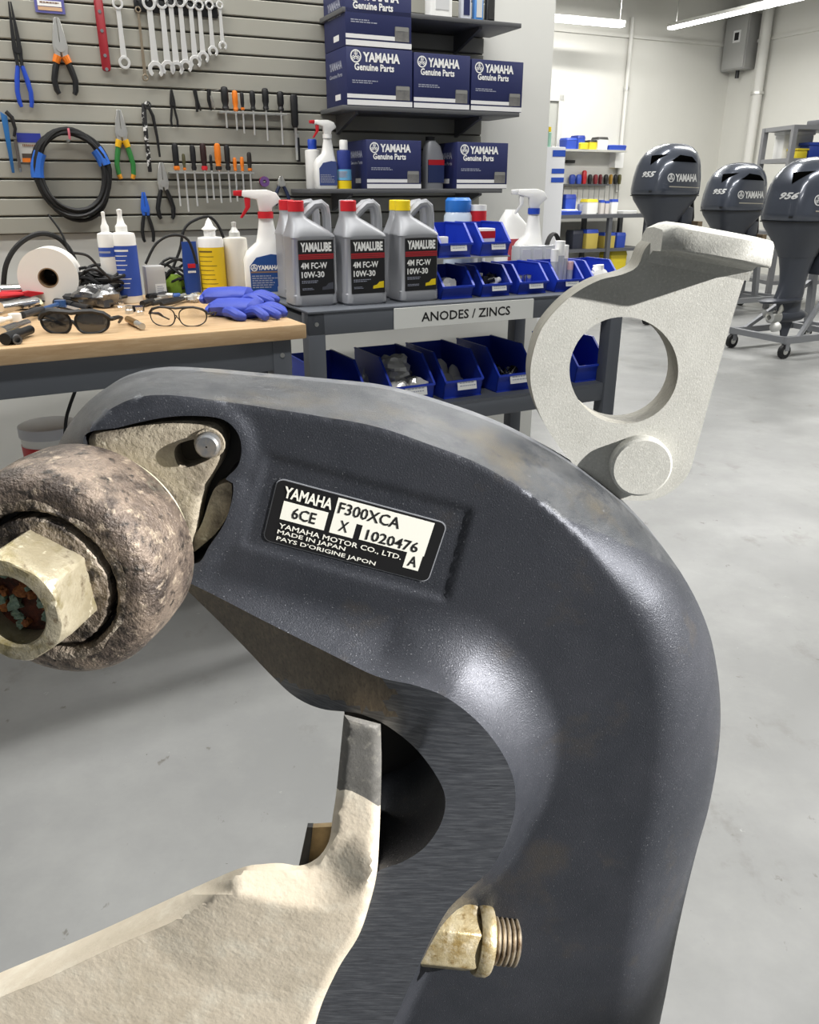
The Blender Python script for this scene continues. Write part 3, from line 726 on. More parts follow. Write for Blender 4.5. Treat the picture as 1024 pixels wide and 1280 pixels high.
while z < L * 1.40: th += [(.0135, z), (.0160, z + .0012), (.0160, z + .0022), (.0135, z + .0034)]; z += .0036
th += [(.0125, z), (.010, z + .001), (.0003, z + .001)]
MB().lathe(th, 28, Mn).build('threaded_stud', nodes_mat('stud_steel', ['#b5aa98', ('#6b5a48', 90, .45, .66, None, 'n')], .4, .6), nt_, sharp=30)
# ================================================================== workbench
ZT = H - .31
wood = nodes_mat('beech_worktop', ['#c2a47e', ('#b08f68', 5, .4, .7, (1, 9, 9), 'n'), ('#d2b894', 9, .5, .75, (1.5, 14, 14), 'n'), ('#94764f', 4, .66, .78, (2, 10, 10), 'n')], .5, bumps=((30, .1, .001, (1, 12, 12)),))
wb_ = thing('workbench', 'wooden-topped workbench with dark grey steel frame below the slat wall', 'workbench', BF.W(0, 0, 0), BF.a)
MB().box(-2.4, 0, 0, .80, ZT - .036, ZT).build('worktop', wood, wb_, bevel=.004)
MB().box(-2.38, -.035, .02, .05, ZT - .112, ZT - .036).build('front_rail', frame_grey, wb_, bevel=.002)
MB().box(-2.38, -.035, .74, .77, ZT - .112, ZT - .036).build('back_rail', frame_grey, wb_)
MB().box(-.075, -.045, .05, .74, ZT - .112, ZT - .036).build('side_rail', frame_grey, wb_)
for lx in (-.085, -2.36):
    for ly in (.018, .72): MB().box(lx, lx + .048, ly, ly + .05, 0, ZT - .036).build('leg', frame_grey, wb_, bevel=.002)
MB().cyl((-.061, .0165, ZT - .075), (-.061, .019, ZT - .075), .006).build('bolt', steel, wb_)
# ================================================================== shelf table
TLX = TF.hitz(783, 363, ZT)[0]
tb = thing('parts_table', 'grey steel two-level table holding oil jugs and blue bins', 'table', TF.W(0, 0, 0), TF.a)
MB().box(0, TLX, 0, .62, ZT - .006, ZT).build('top_plate', frame_grey, tb, bevel=.001)
MB().box(.0, TLX, .004, .034, ZT - .066, ZT - .006).build('front_rail', frame_grey, tb, bevel=.002)
MB().box(0, TLX, .58, .61, ZT - .066, ZT - .006).build('back_rail', frame_grey, tb)
ZL = TF.hit(690, 486, .02)[1]
for lx in (0.0, TLX - .05):
    for ly in (.004, .56): MB().box(lx, lx + .05, ly, ly + .05, 0, ZT - .006).build('leg', frame_grey, tb, bevel=.002)
    MB().box(lx + .01, lx + .04, .05, .56, ZT - .066, ZT - .02).build('side_rail', frame_grey, tb)
MB().box(.05, TLX - .05, .012, .60, ZL - .01, ZL).build('lower_shelf', frame_grey, tb)
MB().box(.05, TLX - .05, .010, .034, ZL - .06, ZL - .01).build('lower_rail', frame_grey, tb, bevel=.002)
for lx in (.025, TLX - .025): MB().cyl((lx, .002, ZT - .035), (lx, .005, ZT - .035), .006).build('bolt', steel, tb)
sx0, sz0 = TF.hit(493, 411, -.002); sx1, sz1 = TF.hit(667, 376, -.002)
sg = thing('shelf_sign', 'white sign strip reading ANODES / ZINCS on the table edge', 'sign', TF.W((sx0 + sx1) / 2, -.004, (ZT - .064)), TF.a)
sw = sx1 - sx0; sh = .058
MB().box(-sw / 2, sw / 2, 0, .006, 0, sh).build('sign_board', mat('sign_white', '#e3e4e0', .5), sg)
txt('ANODES / ZINCS', sg, 0, sh * .5, sw * .64, sh * .46, -.0008, ink, .015)
# ---------------------------------------------------------------- oil jugs
jug_m = mat('jug_silver', '#a2a4a9', .42, .25, bump=(80, .03, .001)); lab_black = mat('jug_label_black', '#1b1b1d', .45)
stripe = mat('label_red', '#a8262d', .5)
def jug(fr, lx, ly, lz, capm, label, accent, front=True, s=1.0, group='silver oil jugs on the parts table'):
    g = thing('oil_jug', label, 'oil jug', fr.W(lx, ly, lz), fr.a, group)
    W, D = .132 * s, .098 * s
    b = MB().loft([(0, 0, 0, W * .92, D * .92, 6), (0, 0, .006 * s, W, D, 6), (0, 0, .030 * s, W, D, 6), (0, 0, .033 * s, W * .97, D * .97, 6), (0, 0, .182 * s, W * .97, D * .97, 6), (0, 0, .185 * s, W, D, 6), (0, 0, .190 * s, W, D, 5),
                   (-.006 * s, 0, .202 * s, W * .86, D * .92, 4), (-.018 * s, 0, .219 * s, W * .62, D * .76, 3), (-.030 * s, 0, .234 * s, W * .40, D * .50, 2.4), (-.034 * s, 0, .244 * s, W * .34, D * .44, 2), (-.034 * s, 0, .256 * s, W * .33, D * .43, 2)], 40)
    b.build('jug_body', jug_m, g)
    hp = [(-.026, .226), (-.002, .250), (.020, .268), (.040, .271), (.052, .262), (.056, .240), (.057, .205), (.054, .172)]
    MB().tube([(x * s, 0, z * s) for x, z in hp], [.012 * s, .0125 * s, .0125 * s, .0125 * s, .0125 * s, .012 * s, .012 * s, .013 * s], 10).build('handle', jug_m, g)
    MB().lathe([(.0002, .280 * s), (.0205 * s, .280 * s), (.0225 * s, .278 * s), (.0225 * s, .252 * s), (.018 * s, .252 * s)], 24, Matrix.Translation((-.034 * s, 0, 0))).build('cap', capm, g)
    if front:
        lb_ = MB().box(-.050 * s, .054 * s, -D / 2 - .0006, -D / 2 + .003, .032 * s, .179 * s).build('front_label', lab_black, g, bevel=.0008, seg=1)
        y = -D / 2 - .0012
        txt('YAMALUBE', lb_, .0020, .160 * s, .091 * s, .025 * s, y, whiteink, .05)
        MB().box(-.050 * s, .054 * s, y + .0003, -D / 2, .128 * s, .142 * s).build('stripe', stripe, lb_)
        for z in (.132, .137): MB().box(-.050 * s, .054 * s, y, -D / 2, z * s, (z + .0008) * s).build('stripe_line', lab_black, lb_)
        txt('4M FC-W', lb_, -.006 * s, .111 * s, .078 * s, .017 * s, y, whiteink, .03)
        txt('10W-30', lb_, -.010 * s, .087 * s, .068 * s, .017 * s, y, whiteink, .03)
        lines(lb_, -.044 * s, .010 * s, .062 * s, .071 * s, 2, y, greyink); lines(lb_, -.043 * s, -.005 * s, .044 * s, .051 * s, 2, y, greyink)
        if accent is not None: MB().prism([(.016 * s, .044 * s), (.050 * s, .046 * s), (.050 * s, .064 * s), (.036 * s, .062 * s), (.028 * s, .054 * s), (.017 * s, .052 * s)], y, -D / 2).build('label_badge', accent, lb_)
    return g
dark_badge = mat('badge_grey', '#4a4c55', .5)
for (px_, py_, cm, ac, lab) in ((395, 382, red, dark_badge, 'silver oil jug with red cap, nearest the spray bottle, grey badge on its label'), (458, 380, red, yellow, 'silver oil jug with red cap, middle of the front row'), (523, 376, yellow, yellow, 'silver oil jug with yellow cap, beside the blue bins')):
    x, y = TF.hitz(px_, py_, ZT); jug(TF, x, y + .035, ZT, cm, lab, ac)
    x0, y0 = x, y
for (px_, dy, cm, lab) in ((380, .12, red, 'silver oil jug with red cap, behind the jug next to the spray bottle'), (456, .12, jug_m, 'silver oil jug behind the middle front jug, only its handle and shoulder showing'), (520, .12, yellow, 'silver oil jug with yellow cap, behind the yellow-capped front jug')):
    x, y = TF.hitz(px_ + 0, 380, ZT); jug(TF, x + .05, y + .035 + dy, ZT, cm, lab, None, False)
# ---------------------------------------------------------------- blue stacking bins
bin_m = mat('bin_blue', '#1f3bb0', .38, bump=(60, .03, .001)); card = mat('white_card', '#e6e7e6', .6)
def make_bin(name, label, w_, d_, h_, loc, rz, group, card_on=True):
    g = thing(name, label, 'bin', loc, rz, group)
    t = .0032; hl = h_ * .42                      # height of the front lip
    def side(x0):
        return [(0.010, 0.0), (d_, 0.0), (d_, h_), (d_ * .30, h_), (-.004, hl), (0.004, hl * .55)]
    b = MB(); Mz = Matrix(((0, 1, 0, 0), (1, 0, 0, 0), (0, 0, 1, 0), (0, 0, 0, 1)))
    for x0 in (-w_ / 2, w_ / 2 - t): b.prism(side(0), x0, x0 + t, Mz)
    b.box(-w_ / 2, w_ / 2, .006, d_, 0, t); b.box(-w_ / 2, w_ / 2, d_ - t, d_, 0, h_)
    b.build('bin_shell', bin_m, g)
    fr_ = MB(); fr_.prism([(-.004, hl), (.000, hl), (.008, hl * .55), (.0135, t), (.010, 0), (.004, hl * .55)], -w_ / 2, w_ / 2, Mz)
    fr_.box(-w_ / 2 - .001, w_ / 2 + .001, -.0065, .000, hl - .004, hl + .002); fr_.build('front_lip', bin_m, g)
    rm = MB()
    for sx in (-1, 1):
        x = sx * (w_ / 2 - t / 2)
        rm.bar((x, d_ * .30, h_), (x, d_, h_), .007, .004); rm.bar((x, -.004, hl), (x, d_ * .30, h_), .007, .004)
    rm.build('rim', bin_m, g)
    if card_on:
        cm = Matrix.Translation((w_ * .06, -.0045, hl * .77)) @ Matrix.Rotation(math.radians(-12), 4, 'X')
        c_ = MB().box(-w_ * .25, w_ * .25, -.0012, 0, -hl * .30, hl * .24, cm).build('label_card', card, g)
        q = MB()
        for k in range(2):
            x = -w_ * .19
            while x < w_ * .17:
                e = x + w_ * random.uniform(.03, .07); q.box(x, e, -.0016, -.0012, hl * (.05 - .16 * k), hl * (.11 - .16 * k), cm); x = e + w_ * .015
        o = q.build('small_print', greyink, c_); o['kind'] = 'stuff'
    return g
GT = 'blue bins on the table top'; GL = 'blue bins on the lower shelf'
bins = {}
for key, px_, w_, lab in (('A', 573, .108, 'blue bin holding clear bags, right beside the yellow-capped jug'), ('B', 621, .104, 'blue bin of black and white fittings, second from the oil jugs on the table top'),
                          ('C', 667, .106, 'blue bin with chrome rings, third from the oil jugs on the table top'), ('D', 712, .104, 'blue bin holding upright clear tubes, fourth from the oil jugs'), ('E', 756, .108, 'blue bin of white plugs at the right end of the table top')):
    x, z = TF.hit(px_, 360, .06)
    bins[key] = (make_bin('stacking_bin', lab, w_, .17, .088, TF.W(x, .06, ZT), TF.a, GT, key != 'A'), x)
zr = TF.hit(575, 322, .07)[1]
rs = thing('riser_shelf', 'thin grey riser carrying two blue bins above the table top', 'shelf', TF.W(0, 0, ZT), TF.a)
xa, xb = bins['A'][1] - .07, bins['B'][1] + .055
MB().box(xa, xb, .075, .26, zr - ZT - .004, zr - ZT).build('riser_top', satin, rs); MB().box(xa, xa + .004, .24, .26, 0, zr - ZT - .004).box(xb - .004, xb, .24, .26, 0, zr - ZT - .004).build('riser_leg', satin, rs)
for key, px_, w_, lab in (('F', 570, .112, 'blue bin with a white box inside, left one on the riser'), ('G', 620, .100, 'blue bin with red and white cartons, right one on the riser')):
    x, z = TF.hit(px_, 310, .08)
    bins[key] = (make_bin('stacking_bin', lab, w_, .165, .094, TF.W(x, .08, zr), TF.a, GT), x)
for key, px_, w_, lab in (('H', 428, .150, 'blue bin at the left end of the lower shelf, dark bits inside'), ('I', 516, .150, 'blue bin full of clear plastic packets, second on the lower shelf'), ('J', 580, .138, 'blue bin with flat clear sachets, third on the lower shelf'),
                          ('K', 645, .140, 'blue bin of shiny black and chrome parts, fourth on the lower shelf'), ('L', 738, .125, 'blue bin at the right end of the lower shelf, seen through the zinc ring')):
    x, z = TF.hit(px_, 480, .05)
    bins[key] = (make_bin('stacking_bin', lab, w_, .27, .135, TF.W(x, .05, ZL), TF.a, GL, key in 'IJK'), x)
# contents ------------------------------------------------------------------
def lump(name, label, cat, loc, sx, sy, sz, m, seed, amp=.28, group=None, parent=None, nu=16, nv=10, rz=0):
    rr = random.Random(seed); mb = MB()
    ph = [(rr.uniform(-3, 3), rr.uniform(-3, 3), rr.uniform(-3, 3), rr.uniform(0, 6)) for _ in range(7)]
    prof = [(max(math.sin(PI * k / nv), .02), -math.cos(PI * k / nv)) for k in range(nv + 1)]
    mb.lathe(prof, nu)
    for i, p in enumerate(mb.v):
        n = sum(math.sin(2.0 * (a * p.x + b * p.y + c * p.z) + d) for a, b, c, d in ph) / 4 * amp + rr.uniform(-amp, amp) * .35
        q = p * (1 + n); mb.v[i] = Vector((q.x * sx, q.y * sy, max(q.z, -1) * sz + sz))
    o = mb.build(name, m, parent, sharp=24)
    if parent is None: tag(o, label, cat, group)
    o.location = loc; o.rotation_euler = (0, 0, rz); return o
film = mat('crumpled_clear_film', '#d3d3cf', .16, .25, spec=.9)
dkmix = mat('dark_fitting', '#1c1c1e', .25)
def bin_pt(k, dx, dy, dz): 
    g = bins[k][0]; return g.matrix_basis @ Vector((dx, dy, dz))
ZB = .0035
lump('clear_bag', 'crumpled clear bag in the bin beside the yellow-capped jug', 'bag', bin_pt('A', -.008, .06, ZB), .036, .040, .026, film, 1)
MB().box(-.02, .02, 0, .004, 0, .07).build('clear_packet', film, None, loc=bin_pt('A', -.025, .12, ZB), rz=TF.a)
tag(bpy.data.objects['clear_packet'], 'upright clear packet at the back of the bin beside the jug', 'packet')
for i, (dx, dy, s_, m_, lab) in enumerate(((-.020, .045, .018, dkmix, 'black fitting in the second table-top bin, left'), (.012, .040, .016, white, 'white round fitting in the second table-top bin'), (.026, .075, .019, dkmix, 'black fitting in the second table-top bin, right'), (-.015, .09, .020, white, 'white fitting at the back of the second table-top bin'))):
    f = thing('pipe_fitting', lab, 'fitting', bin_pt('B', dx, dy, ZB), i * .8)
    MB().lathe([(s_ * .4, 0), (s_, 0), (s_, s_ * 1.1), (s_ * .65, s_ * 1.3), (s_ * .65, s_ * 2.2), (s_ * .4, s_ * 2.2), (s_ * .4, 0)], 16).build('fitting_body', m_, f); MB().cyl((0, 0, s_ * 1.5), (s_ * 1.5, 0, s_ * 1.9), s_ * .4).build('branch', m_, f); f.scale = (1.25, 1.25, 1.35)
for i, dx in enumerate((-.02, .015)):
    f = MB().lathe([(.010, 0), (.016, 0), (.016, .02), (.010, .02), (.010, 0)], 18).build('chrome_ring', chrome, None, loc=bin_pt('C', dx, .055, ZB + .030)); tag(f, ('left', 'right')[i] + ' chrome ring lying in the third table-top bin', 'ring')
    MB().cyl((0, 0, -.030), (0, 0, .001), .015).build('ring_base', chrome, f)
tubem = mat('clear_tube', '#d9dcdf', .15, 0, trans=.35, spec=.6)
for i, (dx, dy, h_, w_, capc, lab) in enumerate(((-.030, .05, .125, .012, white, 'clear tube with white cap, leftmost in the fourth bin'), (-.004, .06, .150, .016, white, 'thick clear tube with a broad white cap in the fourth bin'), (.026, .07, .135, .011, white, 'slim tall tube with white cap in the fourth bin'), (.036, .05, .085, .009, mat('pink_cap', '#e2b9b9', .5), 'short tube with pink cap in the fourth bin'))):
    f = thing('sample_tube', lab, 'tube', bin_pt('D', dx, dy, ZB))
    MB().lathe([(.0003, 0), (w_, 0), (w_, h_ * .72)], 14).build('tube_body', tubem, f); MB().lathe([(w_ * .9, h_ * .70), (w_ * 1.05, h_ * .70), (w_ * 1.05, h_), (.0003, h_)], 14).build('cap', capc, f)
for i, (dx, dy) in enumerate(((-.035, .045), (-.012, .04), (.012, .05), (.034, .06))):
    f = MB().lathe([(.0003, 0), (.008, 0), (.008, .014), (.011, .016), (.011, .024), (.0003, .024)], 12).build('white_plug', white, None, loc=bin_pt('E', dx, dy, ZB + .011)); f.rotation_euler = (1.2 * (i % 2) , .9 - .5 * i, 0)
    f.scale = (1.7, 1.7, 1.7); f.location.z += .018; tag(f, ('leftmost', 'second from left', 'third from left', 'rightmost')[i] + ' white plug in the bin at the right end of the table top', 'plug', 'white plugs in the end bin')
def carton(name, label, cat, loc, rz, w_, d_, h_, m, group=None, band=None):
    g = thing(name, label, cat, loc, rz, group)
    MB().box(-w_ / 2, w_ / 2, 0, d_, 0, h_).build('carton_body', m, g, bevel=.0015)
    if band is not None: MB().box(-w_ / 2 - .0004, w_ / 2 + .0004, -.0006, d_ * .5, h_ * .62, h_ * .9).build('carton_band', band, g)
    return g
carton('small_white_box', 'small white box inside the left riser bin', 'box', bin_pt('F', -.03, .02, ZB), TF.a, .03, .03, .055, white)
g = carton('small_carton', 'white carton with red end inside the right riser bin', 'box', bin_pt('G', -.015, .03, ZB), TF.a, .06, .05, .075, white, band=red); lines(g, -.022, .022, .022, .036, 2, -.0008, ink)
for i, (dx, dy, s_) in enumerate(((-.035, .05, .024), (.010, .045, .022), (.0, .11, .026))):
    lump('dark_part', ('left', 'right', 'rear')[i] + ' dark part lying in the first lower-shelf bin', 'part', bin_pt('H', dx, dy, ZB), s_, s_ * .8, s_ * .5, mat('grey_scrap', '#5a5750', .5, .4), 30 + i)
for i, (dx, dy, dz, s_) in enumerate(((-.03, .05, 0, .042), (.035, .05, 0, .042), (.0, .12, .0, .055), (-.03, .17, .02, .055), (.04, .18, .015, .045), (-.005, .115, .062, .045))):
    lump('clear_packet', ('front left', 'front right', 'middle', 'rear left', 'rear right', 'topmost')[i] + ' crumpled clear packet in the heaped second lower bin', 'packet', bin_pt('I', dx, dy, ZB + dz), s_, s_ * .9, s_ * .75, film, 40 + i, .34)
for i, (dx, dy, tilt, wq, hq) in enumerate(((-.020, .06, -.5, .06, .07), (.022, .05, -.7, .055, .06), (-.01, .13, -.25, .07, .095), (.035, .10, -.45, .045, .08))):
    f = lump('clear_sachet', ('front left', 'front right', 'tall rear', 'right-hand')[i] + ' flat clear sachet in the third lower bin', 'packet', bin_pt('J', dx, dy, ZB), wq * .5, .008, hq * .5, mat('sachet_film', '#c9c8c0', .2, .1, spec=.9), 60 + i, .10)
    f.rotation_euler = (tilt, 0, TF.a)
for i, (dx, dy, m_) in enumerate(((-.035, .045, chrome), (.0, .05, dkmix), (.03, .06, chrome), (-.02, .10, dkmix), (.025, .11, chrome), (0.0, .15, dkmix))):
    f = thing('hose_clamp_part', ('front left chrome', 'front middle black', 'front right chrome', 'rear left black', 'rear right chrome', 'hindmost black')[i] + ' part in the fourth lower bin', 'fitting', bin_pt('K', dx, dy, ZB), i)
    s_ = .030 + .004 * (i % 2); MB().lathe([(s_ * .55, 0), (s_, 0), (s_, s_ * .9), (s_ * .55, s_ * 1.2), (s_ * .55, 0)], 16).build('collar', m_, f); MB().cyl((0, 0, s_ * .5), (s_ * 1.3, 0, s_ * 1.6), s_ * .45).build('stub', m_, f)
for i, dx in enumerate((-.03, -.012)):
    f = MB().lathe([(.0003, 0), (.007, 0), (.007, .012), (.010, .014), (.010, .020), (.0003, .020)], 12).build('white_plug', white, None, loc=bin_pt('L', dx, .04, ZB)); tag(f, ('left', 'right')[i] + ' white plug in the lower bin seen through the zinc ring', 'plug')
rr = random.Random(11)
for k in range(30):
    a = rr.uniform(0, 2 * PI); r = .0155 * math.sqrt(rr.random()); q = rr.random()
    c = MX @ Vector((r * math.cos(a), r * math.sin(a), .0645 + rr.uniform(0, .002)))
    m_ = mat('verdigris', '#66806f', .85, var=(500, 1), hex2='#9fb3a2', bump=(500, .7, .001)) if q < .5 else mat('orange_rust', '#6f3c28', .9, var=(400, 1), hex2='#b3743f', bump=(400, .7, .001))
    s_ = rr.uniform(.0014, .0036); lump('corrosion_lump', None, None, c - Vector((0, 0, s_)), s_, s_ * rr.uniform(.7, 1.3), s_, m_, 300 + k, .45, parent=pt, nu=9, nv=6)
# ---------------------------------------------------------------- bottles
def on_bench(px_, py_, z, cap=.63):          # nothing on the bench stands further back than its worktop reaches
    lx, ly = BF.hitz(px_, py_, z)
    if ly > cap: ly = cap; lx = BF.hit(px_, py_, cap)[0]
    return BF.W(lx, ly, z)
def place(px_, py_, z):
    p = on_bench(px_, py_, z); return p, p.y / ray(px_, py_).y / F
def zat(p, px_, py_): return P(px_, py_, p.y).z - p.z
def bottle(label, p, r, h, capm, bodym, labm, group=None, nozzle='tip', z0=.12, z1=.86, hb=.72, capc=None, face=None, name='squeeze_bottle'):
    g = thing(name, label, 'bottle', p, 0, group)
    MB().lathe([(.0003, 0), (r * .92, 0), (r, r * .12), (r, h * (hb - .05)), (r * .94, h * (hb - .015)), (r * .5, h * hb), (r * .42, h * hb + .001)], 28).build('bottle_body', bodym, g)
    if nozzle == 'tip': MB().lathe([(r * .46, h * hb), (r * .46, h * (hb + .06)), (r * .30, h * (hb + .09)), (r * .17, h * .93), (r * .22, h * .99), (.0003, h)], 18).build('nozzle', capm, g)
    elif nozzle == 'star': MB().lathe([(r * .46, h * hb), (r * .46, h * (hb + .07)), (r * .62, h * (hb + .09)), (r * .34, h * (hb + .13)), (r * .20, h * .96), (.0003, h)], 12).build('nozzle', capm, g)
    else: MB().lathe([(r * .60, h * hb), (r * .60, h * .98), (r * .52, h), (.0003, h)], 20).build('cap', capm, g)
    if labm is not None:
        lo = MB().lathe([(r + .0006, h * z0), (r + .0006, h * z1)], 28).build('wrap_label', labm, g)
        q = MB()
        ang = -PI / 2 - .12
        for k in range(9):
            zz = h * (z1 - .06 - (z1 - z0 - .1) * k / 9)
            a0 = ang - .75; a1 = ang + random.uniform(.3, .75)
            hh = h * (.020 if k == 0 else .008)
            q.lathe([(r + .0010, zz), (r + .0010, zz + hh)], 8, None, a0, a1)
        o = q.build('small_print', face or greyink, lo); o['kind'] = 'stuff'
    return g
p, s_ = place(163, 375, ZT)
bottle('white squeeze bottle with blue wrap label and long nozzle, left on the workbench', p, 15.2 * s_, zat(p, 163, 261), white, white, mat('label_blue', '#2f4fa8', .5), z0=.08, z1=.62, hb=.76, face=whiteink)
p, s_ = place(140, 352, ZT)
bottle('white bottle with narrow blue band, behind the blue-labelled squeeze bottle', p, 10.5 * s_, zat(p, 138, 264), white, white, mat('label_blue', '#2f4fa8', .5), z0=.52, z1=.62, hb=.78)
p, s_ = place(269, 371, ZT)
bottle('white squeeze bottle with bright yellow wrap label', p, 15.5 * s_, zat(p, 266, 272), white, white, mat('label_yellow', '#e8c51d', .5), z0=.03, z1=.64, hb=.77, nozzle='star', face=mat('label_brown', '#6b5a1c', .6))
p, s_ = place(299, 369, ZT)
bottle('plain milky white bottle between the yellow-labelled bottle and the spray bottle', p, 14.5 * s_, zat(p, 297, 277), mat('clear_grey', '#c3c4c0', .3), mat('milky', '#dcd8cd', .45), None, hb=.80)
def spray(label, p, rz, w_, d_, h, trigm, nozm, collarm, labm, logo=None, flipx=False, group=None, bodym=None, hb=.60):
    """trigger spray bottle: nozzle points to local -x"""
    g = thing('spray_bottle', label, 'spray bottle', p, rz, group); bm_ = bodym or white
    MB().loft([(0, 0, 0, w_ * .92, d_ * .92, 4), (0, 0, .006, w_, d_, 4), (0, 0, h * .36, w_, d_, 4), (w_ * .03, 0, h * .44, w_ * .86, d_ * .9, 3), (w_ * .14, 0, h * .52, w_ * .56, d_ * .7, 2.5), (w_ * .15, 0, h * .58, w_ * .50, d_ * .6, 2.2), (w_ * .15, 0, h * .68, w_ * .40, d_ * .5, 2), (w_ * .15, 0, h * .76, w_ * .34, d_ * .42, 2)], 32).build('bottle_body', bm_, g)
    cx = w_ * .15
    MB().lathe([(w_ * .20, h * .74), (w_ * .20, h * .80), (w_ * .16, h * .80)], 20, Matrix.Translation((cx, 0, 0))).build('collar', collarm, g)
    hd = [(cx - w_ * .16, h * .80), (cx + w_ * .16, h * .80), (cx + w_ * .18, h * .84), (cx + w_ * .42, h * .90), (cx + w_ * .30, h * .97), (cx + w_ * .05, h * 1.0), (cx - w_ * .55, h * .995), (cx - w_ * .58, h * .94), (cx - w_ * .20, h * .91)]
    MB().prism(hd, -d_ * .16, d_ * .16).build('spray_head', trigm, g, bevel=.003)
    MB().prism([(cx - w_ * .78, h * .945), (cx - w_ * .58, h * .94), (cx - w_ * .56, h * .995), (cx - w_ * .78, h * .99)], -d_ * .13, d_ * .13).build('nozzle', nozm, g, bevel=.002)
    MB().prism([(cx - w_ * .52, h * .93), (cx - w_ * .36, h * .93), (cx - w_ * .38, h * .84), (cx - w_ * .60, h * .74), (cx - w_ * .66, h * .745), (cx - w_ * .50, h * .84)], -d_ * .10, d_ * .10).build('trigger', nozm, g, bevel=.002)
    if labm is not None:
        lb_ = MB().prism([(-w_ * .36, h * .05), (w_ * .44, h * .05), (w_ * .44, h * .40), (w_ * .2, h * .41), (-w_ * .18, h * .38), (-w_ * .36, h * .30)], -d_ / 2 - .0008, -d_ / 2 + .004).build('front_label', labm, g)
        y = -d_ / 2 - .0014
        if logo:
            txt(logo, lb_, w_ * .12, h * .285, w_ * .56, h * .045, y, whiteink, .04); emblem(lb_, -w_ * .25, h * .285, w_ * .09, y)
            MB().box(-w_ * .34, w_ * .43, y, y + .0005, h * .235, h * .25).build('stripe', mat('label_bronze', '#8a6f5c', .5), lb_)
        lines(lb_, -w_ * .32, w_ * .40, h * .08, h * .21, 6, y, greyink)
    return g
p, s_ = place(330, 371, ZT); p.y += .02
spray('white trigger spray bottle with blue label and red nozzle at the bench end', p, .25, 47 * s_, 24 * s_, zat(p, 330, 237), white, red, red, mat('label_deepblue', '#1f4a8c', .45), 'YAMAHA')
# ---------------------------------------------------------------- wall shelves with cartons
shelf_m = mat('shelf_grey', '#5c5d5f', .5)
DSH = .22
def shelf(label, pxl, pyl, pxr, brk):
    lx, lz = WF.hit(pxl, pyl, -DSH); rx, _ = WF.hit(pxr, pyl + 2, -DSH)
    g = thing('wall_shelf', label, 'shelf', WF.W(lx, 0, lz), WF.a)
    MB().box(0, rx - lx, -DSH, -.001, -.014, 0).build('shelf_board', shelf_m, g, bevel=.001)
    for bx in brk:
        bxx, _ = WF.hit(bx, pyl + 6, -.1)
        MB().prism([(0, -.0145), (-DSH * .85, -.0145), (-DSH * .85, -.022), (0, -.075)], 0, .012, Matrix.Translation((bxx - lx, 0, 0)) @ Matrix(((0, -1, 0, 0), (1, 0, 0, -.001), (0, 0, 1, 0), (0, 0, 0, 1)))).build('shelf_bracket', shelf_m, g)
    return lx, lz
shelf('top grey wall shelf with bottles, beside the topmost blue carton', 428, 8, 653, (588,))
mlx, mz = shelf('middle grey wall shelf carrying three blue cartons', 428, 131, 650, (436, 588))
llx, lz_ = shelf('lowest grey wall shelf carrying two blue cartons and bottles', 388, 236, 628, (430, 588))
navy2 = mat('carton_side_navy', '#1d2245', .5); bandm = mat('carton_white', '#e9e9e8', .55); pic = mat('carton_picture', '#5f5f5f', .5, var=(30, .8), hex2='#8f8d88')
def parts_box(label, x0, x1, yt, yb, base, ly=-DSH, dep=.20, group='navy parts cartons'):
    lx0, _ = WF.hit(x0, (yt + yb) / 2, ly); lx1, _ = WF.hit(x1, (yt + yb) / 2, ly); w_ = lx1 - lx0 - .003
    h = WF.hit((x0 + x1) / 2, yt, ly)[1] - WF.hit((x0 + x1) / 2, yb, ly)[1]
    g = thing('parts_carton', label, 'carton', WF.W((lx0 + lx1) / 2, ly, base), WF.a, group)
    MB().box(-w_ / 2, w_ / 2, 0, dep, 0, h).build('carton_body', navy, g, bevel=.0015)
    y = -.0006
    patch(g, 'white_band', -w_ / 2, w_ / 2, h * .01, h * .10, y, bandm); patch(g, 'white_band', -w_ / 2, w_ * .24, h * .13, h * .20, y, bandm)
    pc = patch(g, 'printed_picture', w_ * .24, w_ * .46, h * .125, h * .36, y - .0003, pic); patch(pc, 'picture_top', w_ * .25, w_ * .45, h * .30, h * .37, y - .0006, mat('carton_picture_top', '#8a8a86', .5))
    lines(g, -w_ * .42, -w_ * .02, h * .37, h * .44, 2, y, greyink, .5)
    emblem(g, -w_ * .36, h * .84, w_ * .082, y); txt('YAMAHA', g, w_ * .025, h * .835, w_ * .56, h * .165, y, whiteink, .045)
    txt('Genuine Parts', g, -w_ * .085, h * .665, w_ * .60, h * .125, y, whiteink, .03)
    # print on the left end
    Ml = Matrix.Rotation(-PI / 2, 4, 'Z'); x = -w_ / 2 - .0006
    Ml = Matrix(((0, 1, 0, x), (-1, 0, 0, dep / 2), (0, 0, 1, 0), (0, 0, 0, 1)))
    txt('YAMAHA', g, 0, h * .72, dep * .6, h * .14, 0, greyink, .04, M=Ml); txt('Genuine Parts', g, 0, h * .55, dep * .6, h * .07, 0, greyink, .02, M=Ml)
    MB().box(-dep * .05, dep * .2, 0, .0004, h * .12, h * .22, Ml).build('barcode_patch', bandm, g)
    return g, h, (lx0 + lx1) / 2
_, h1, _ = parts_box('navy parts carton at the left of the middle shelf, under another carton', 433, 516, 59, 132, mz)
parts_box('navy parts carton in the middle of the middle shelf', 517, 588, 65, 134, mz); parts_box('navy parts carton at the right end of the middle shelf', 589, 654, 73, 137, mz)
parts_box('topmost navy parts carton, standing on the left middle-shelf carton', 431, 515, -16, 61, mz + h1 + .001)
parts_box('navy parts carton on the lowest shelf between bottle and grey oil bottle', 458, 527, 173, 234, lz_, dep=.19); parts_box('navy parts carton at the right end of the lowest shelf', 571, 635, 176, 234, lz_, dep=.19)
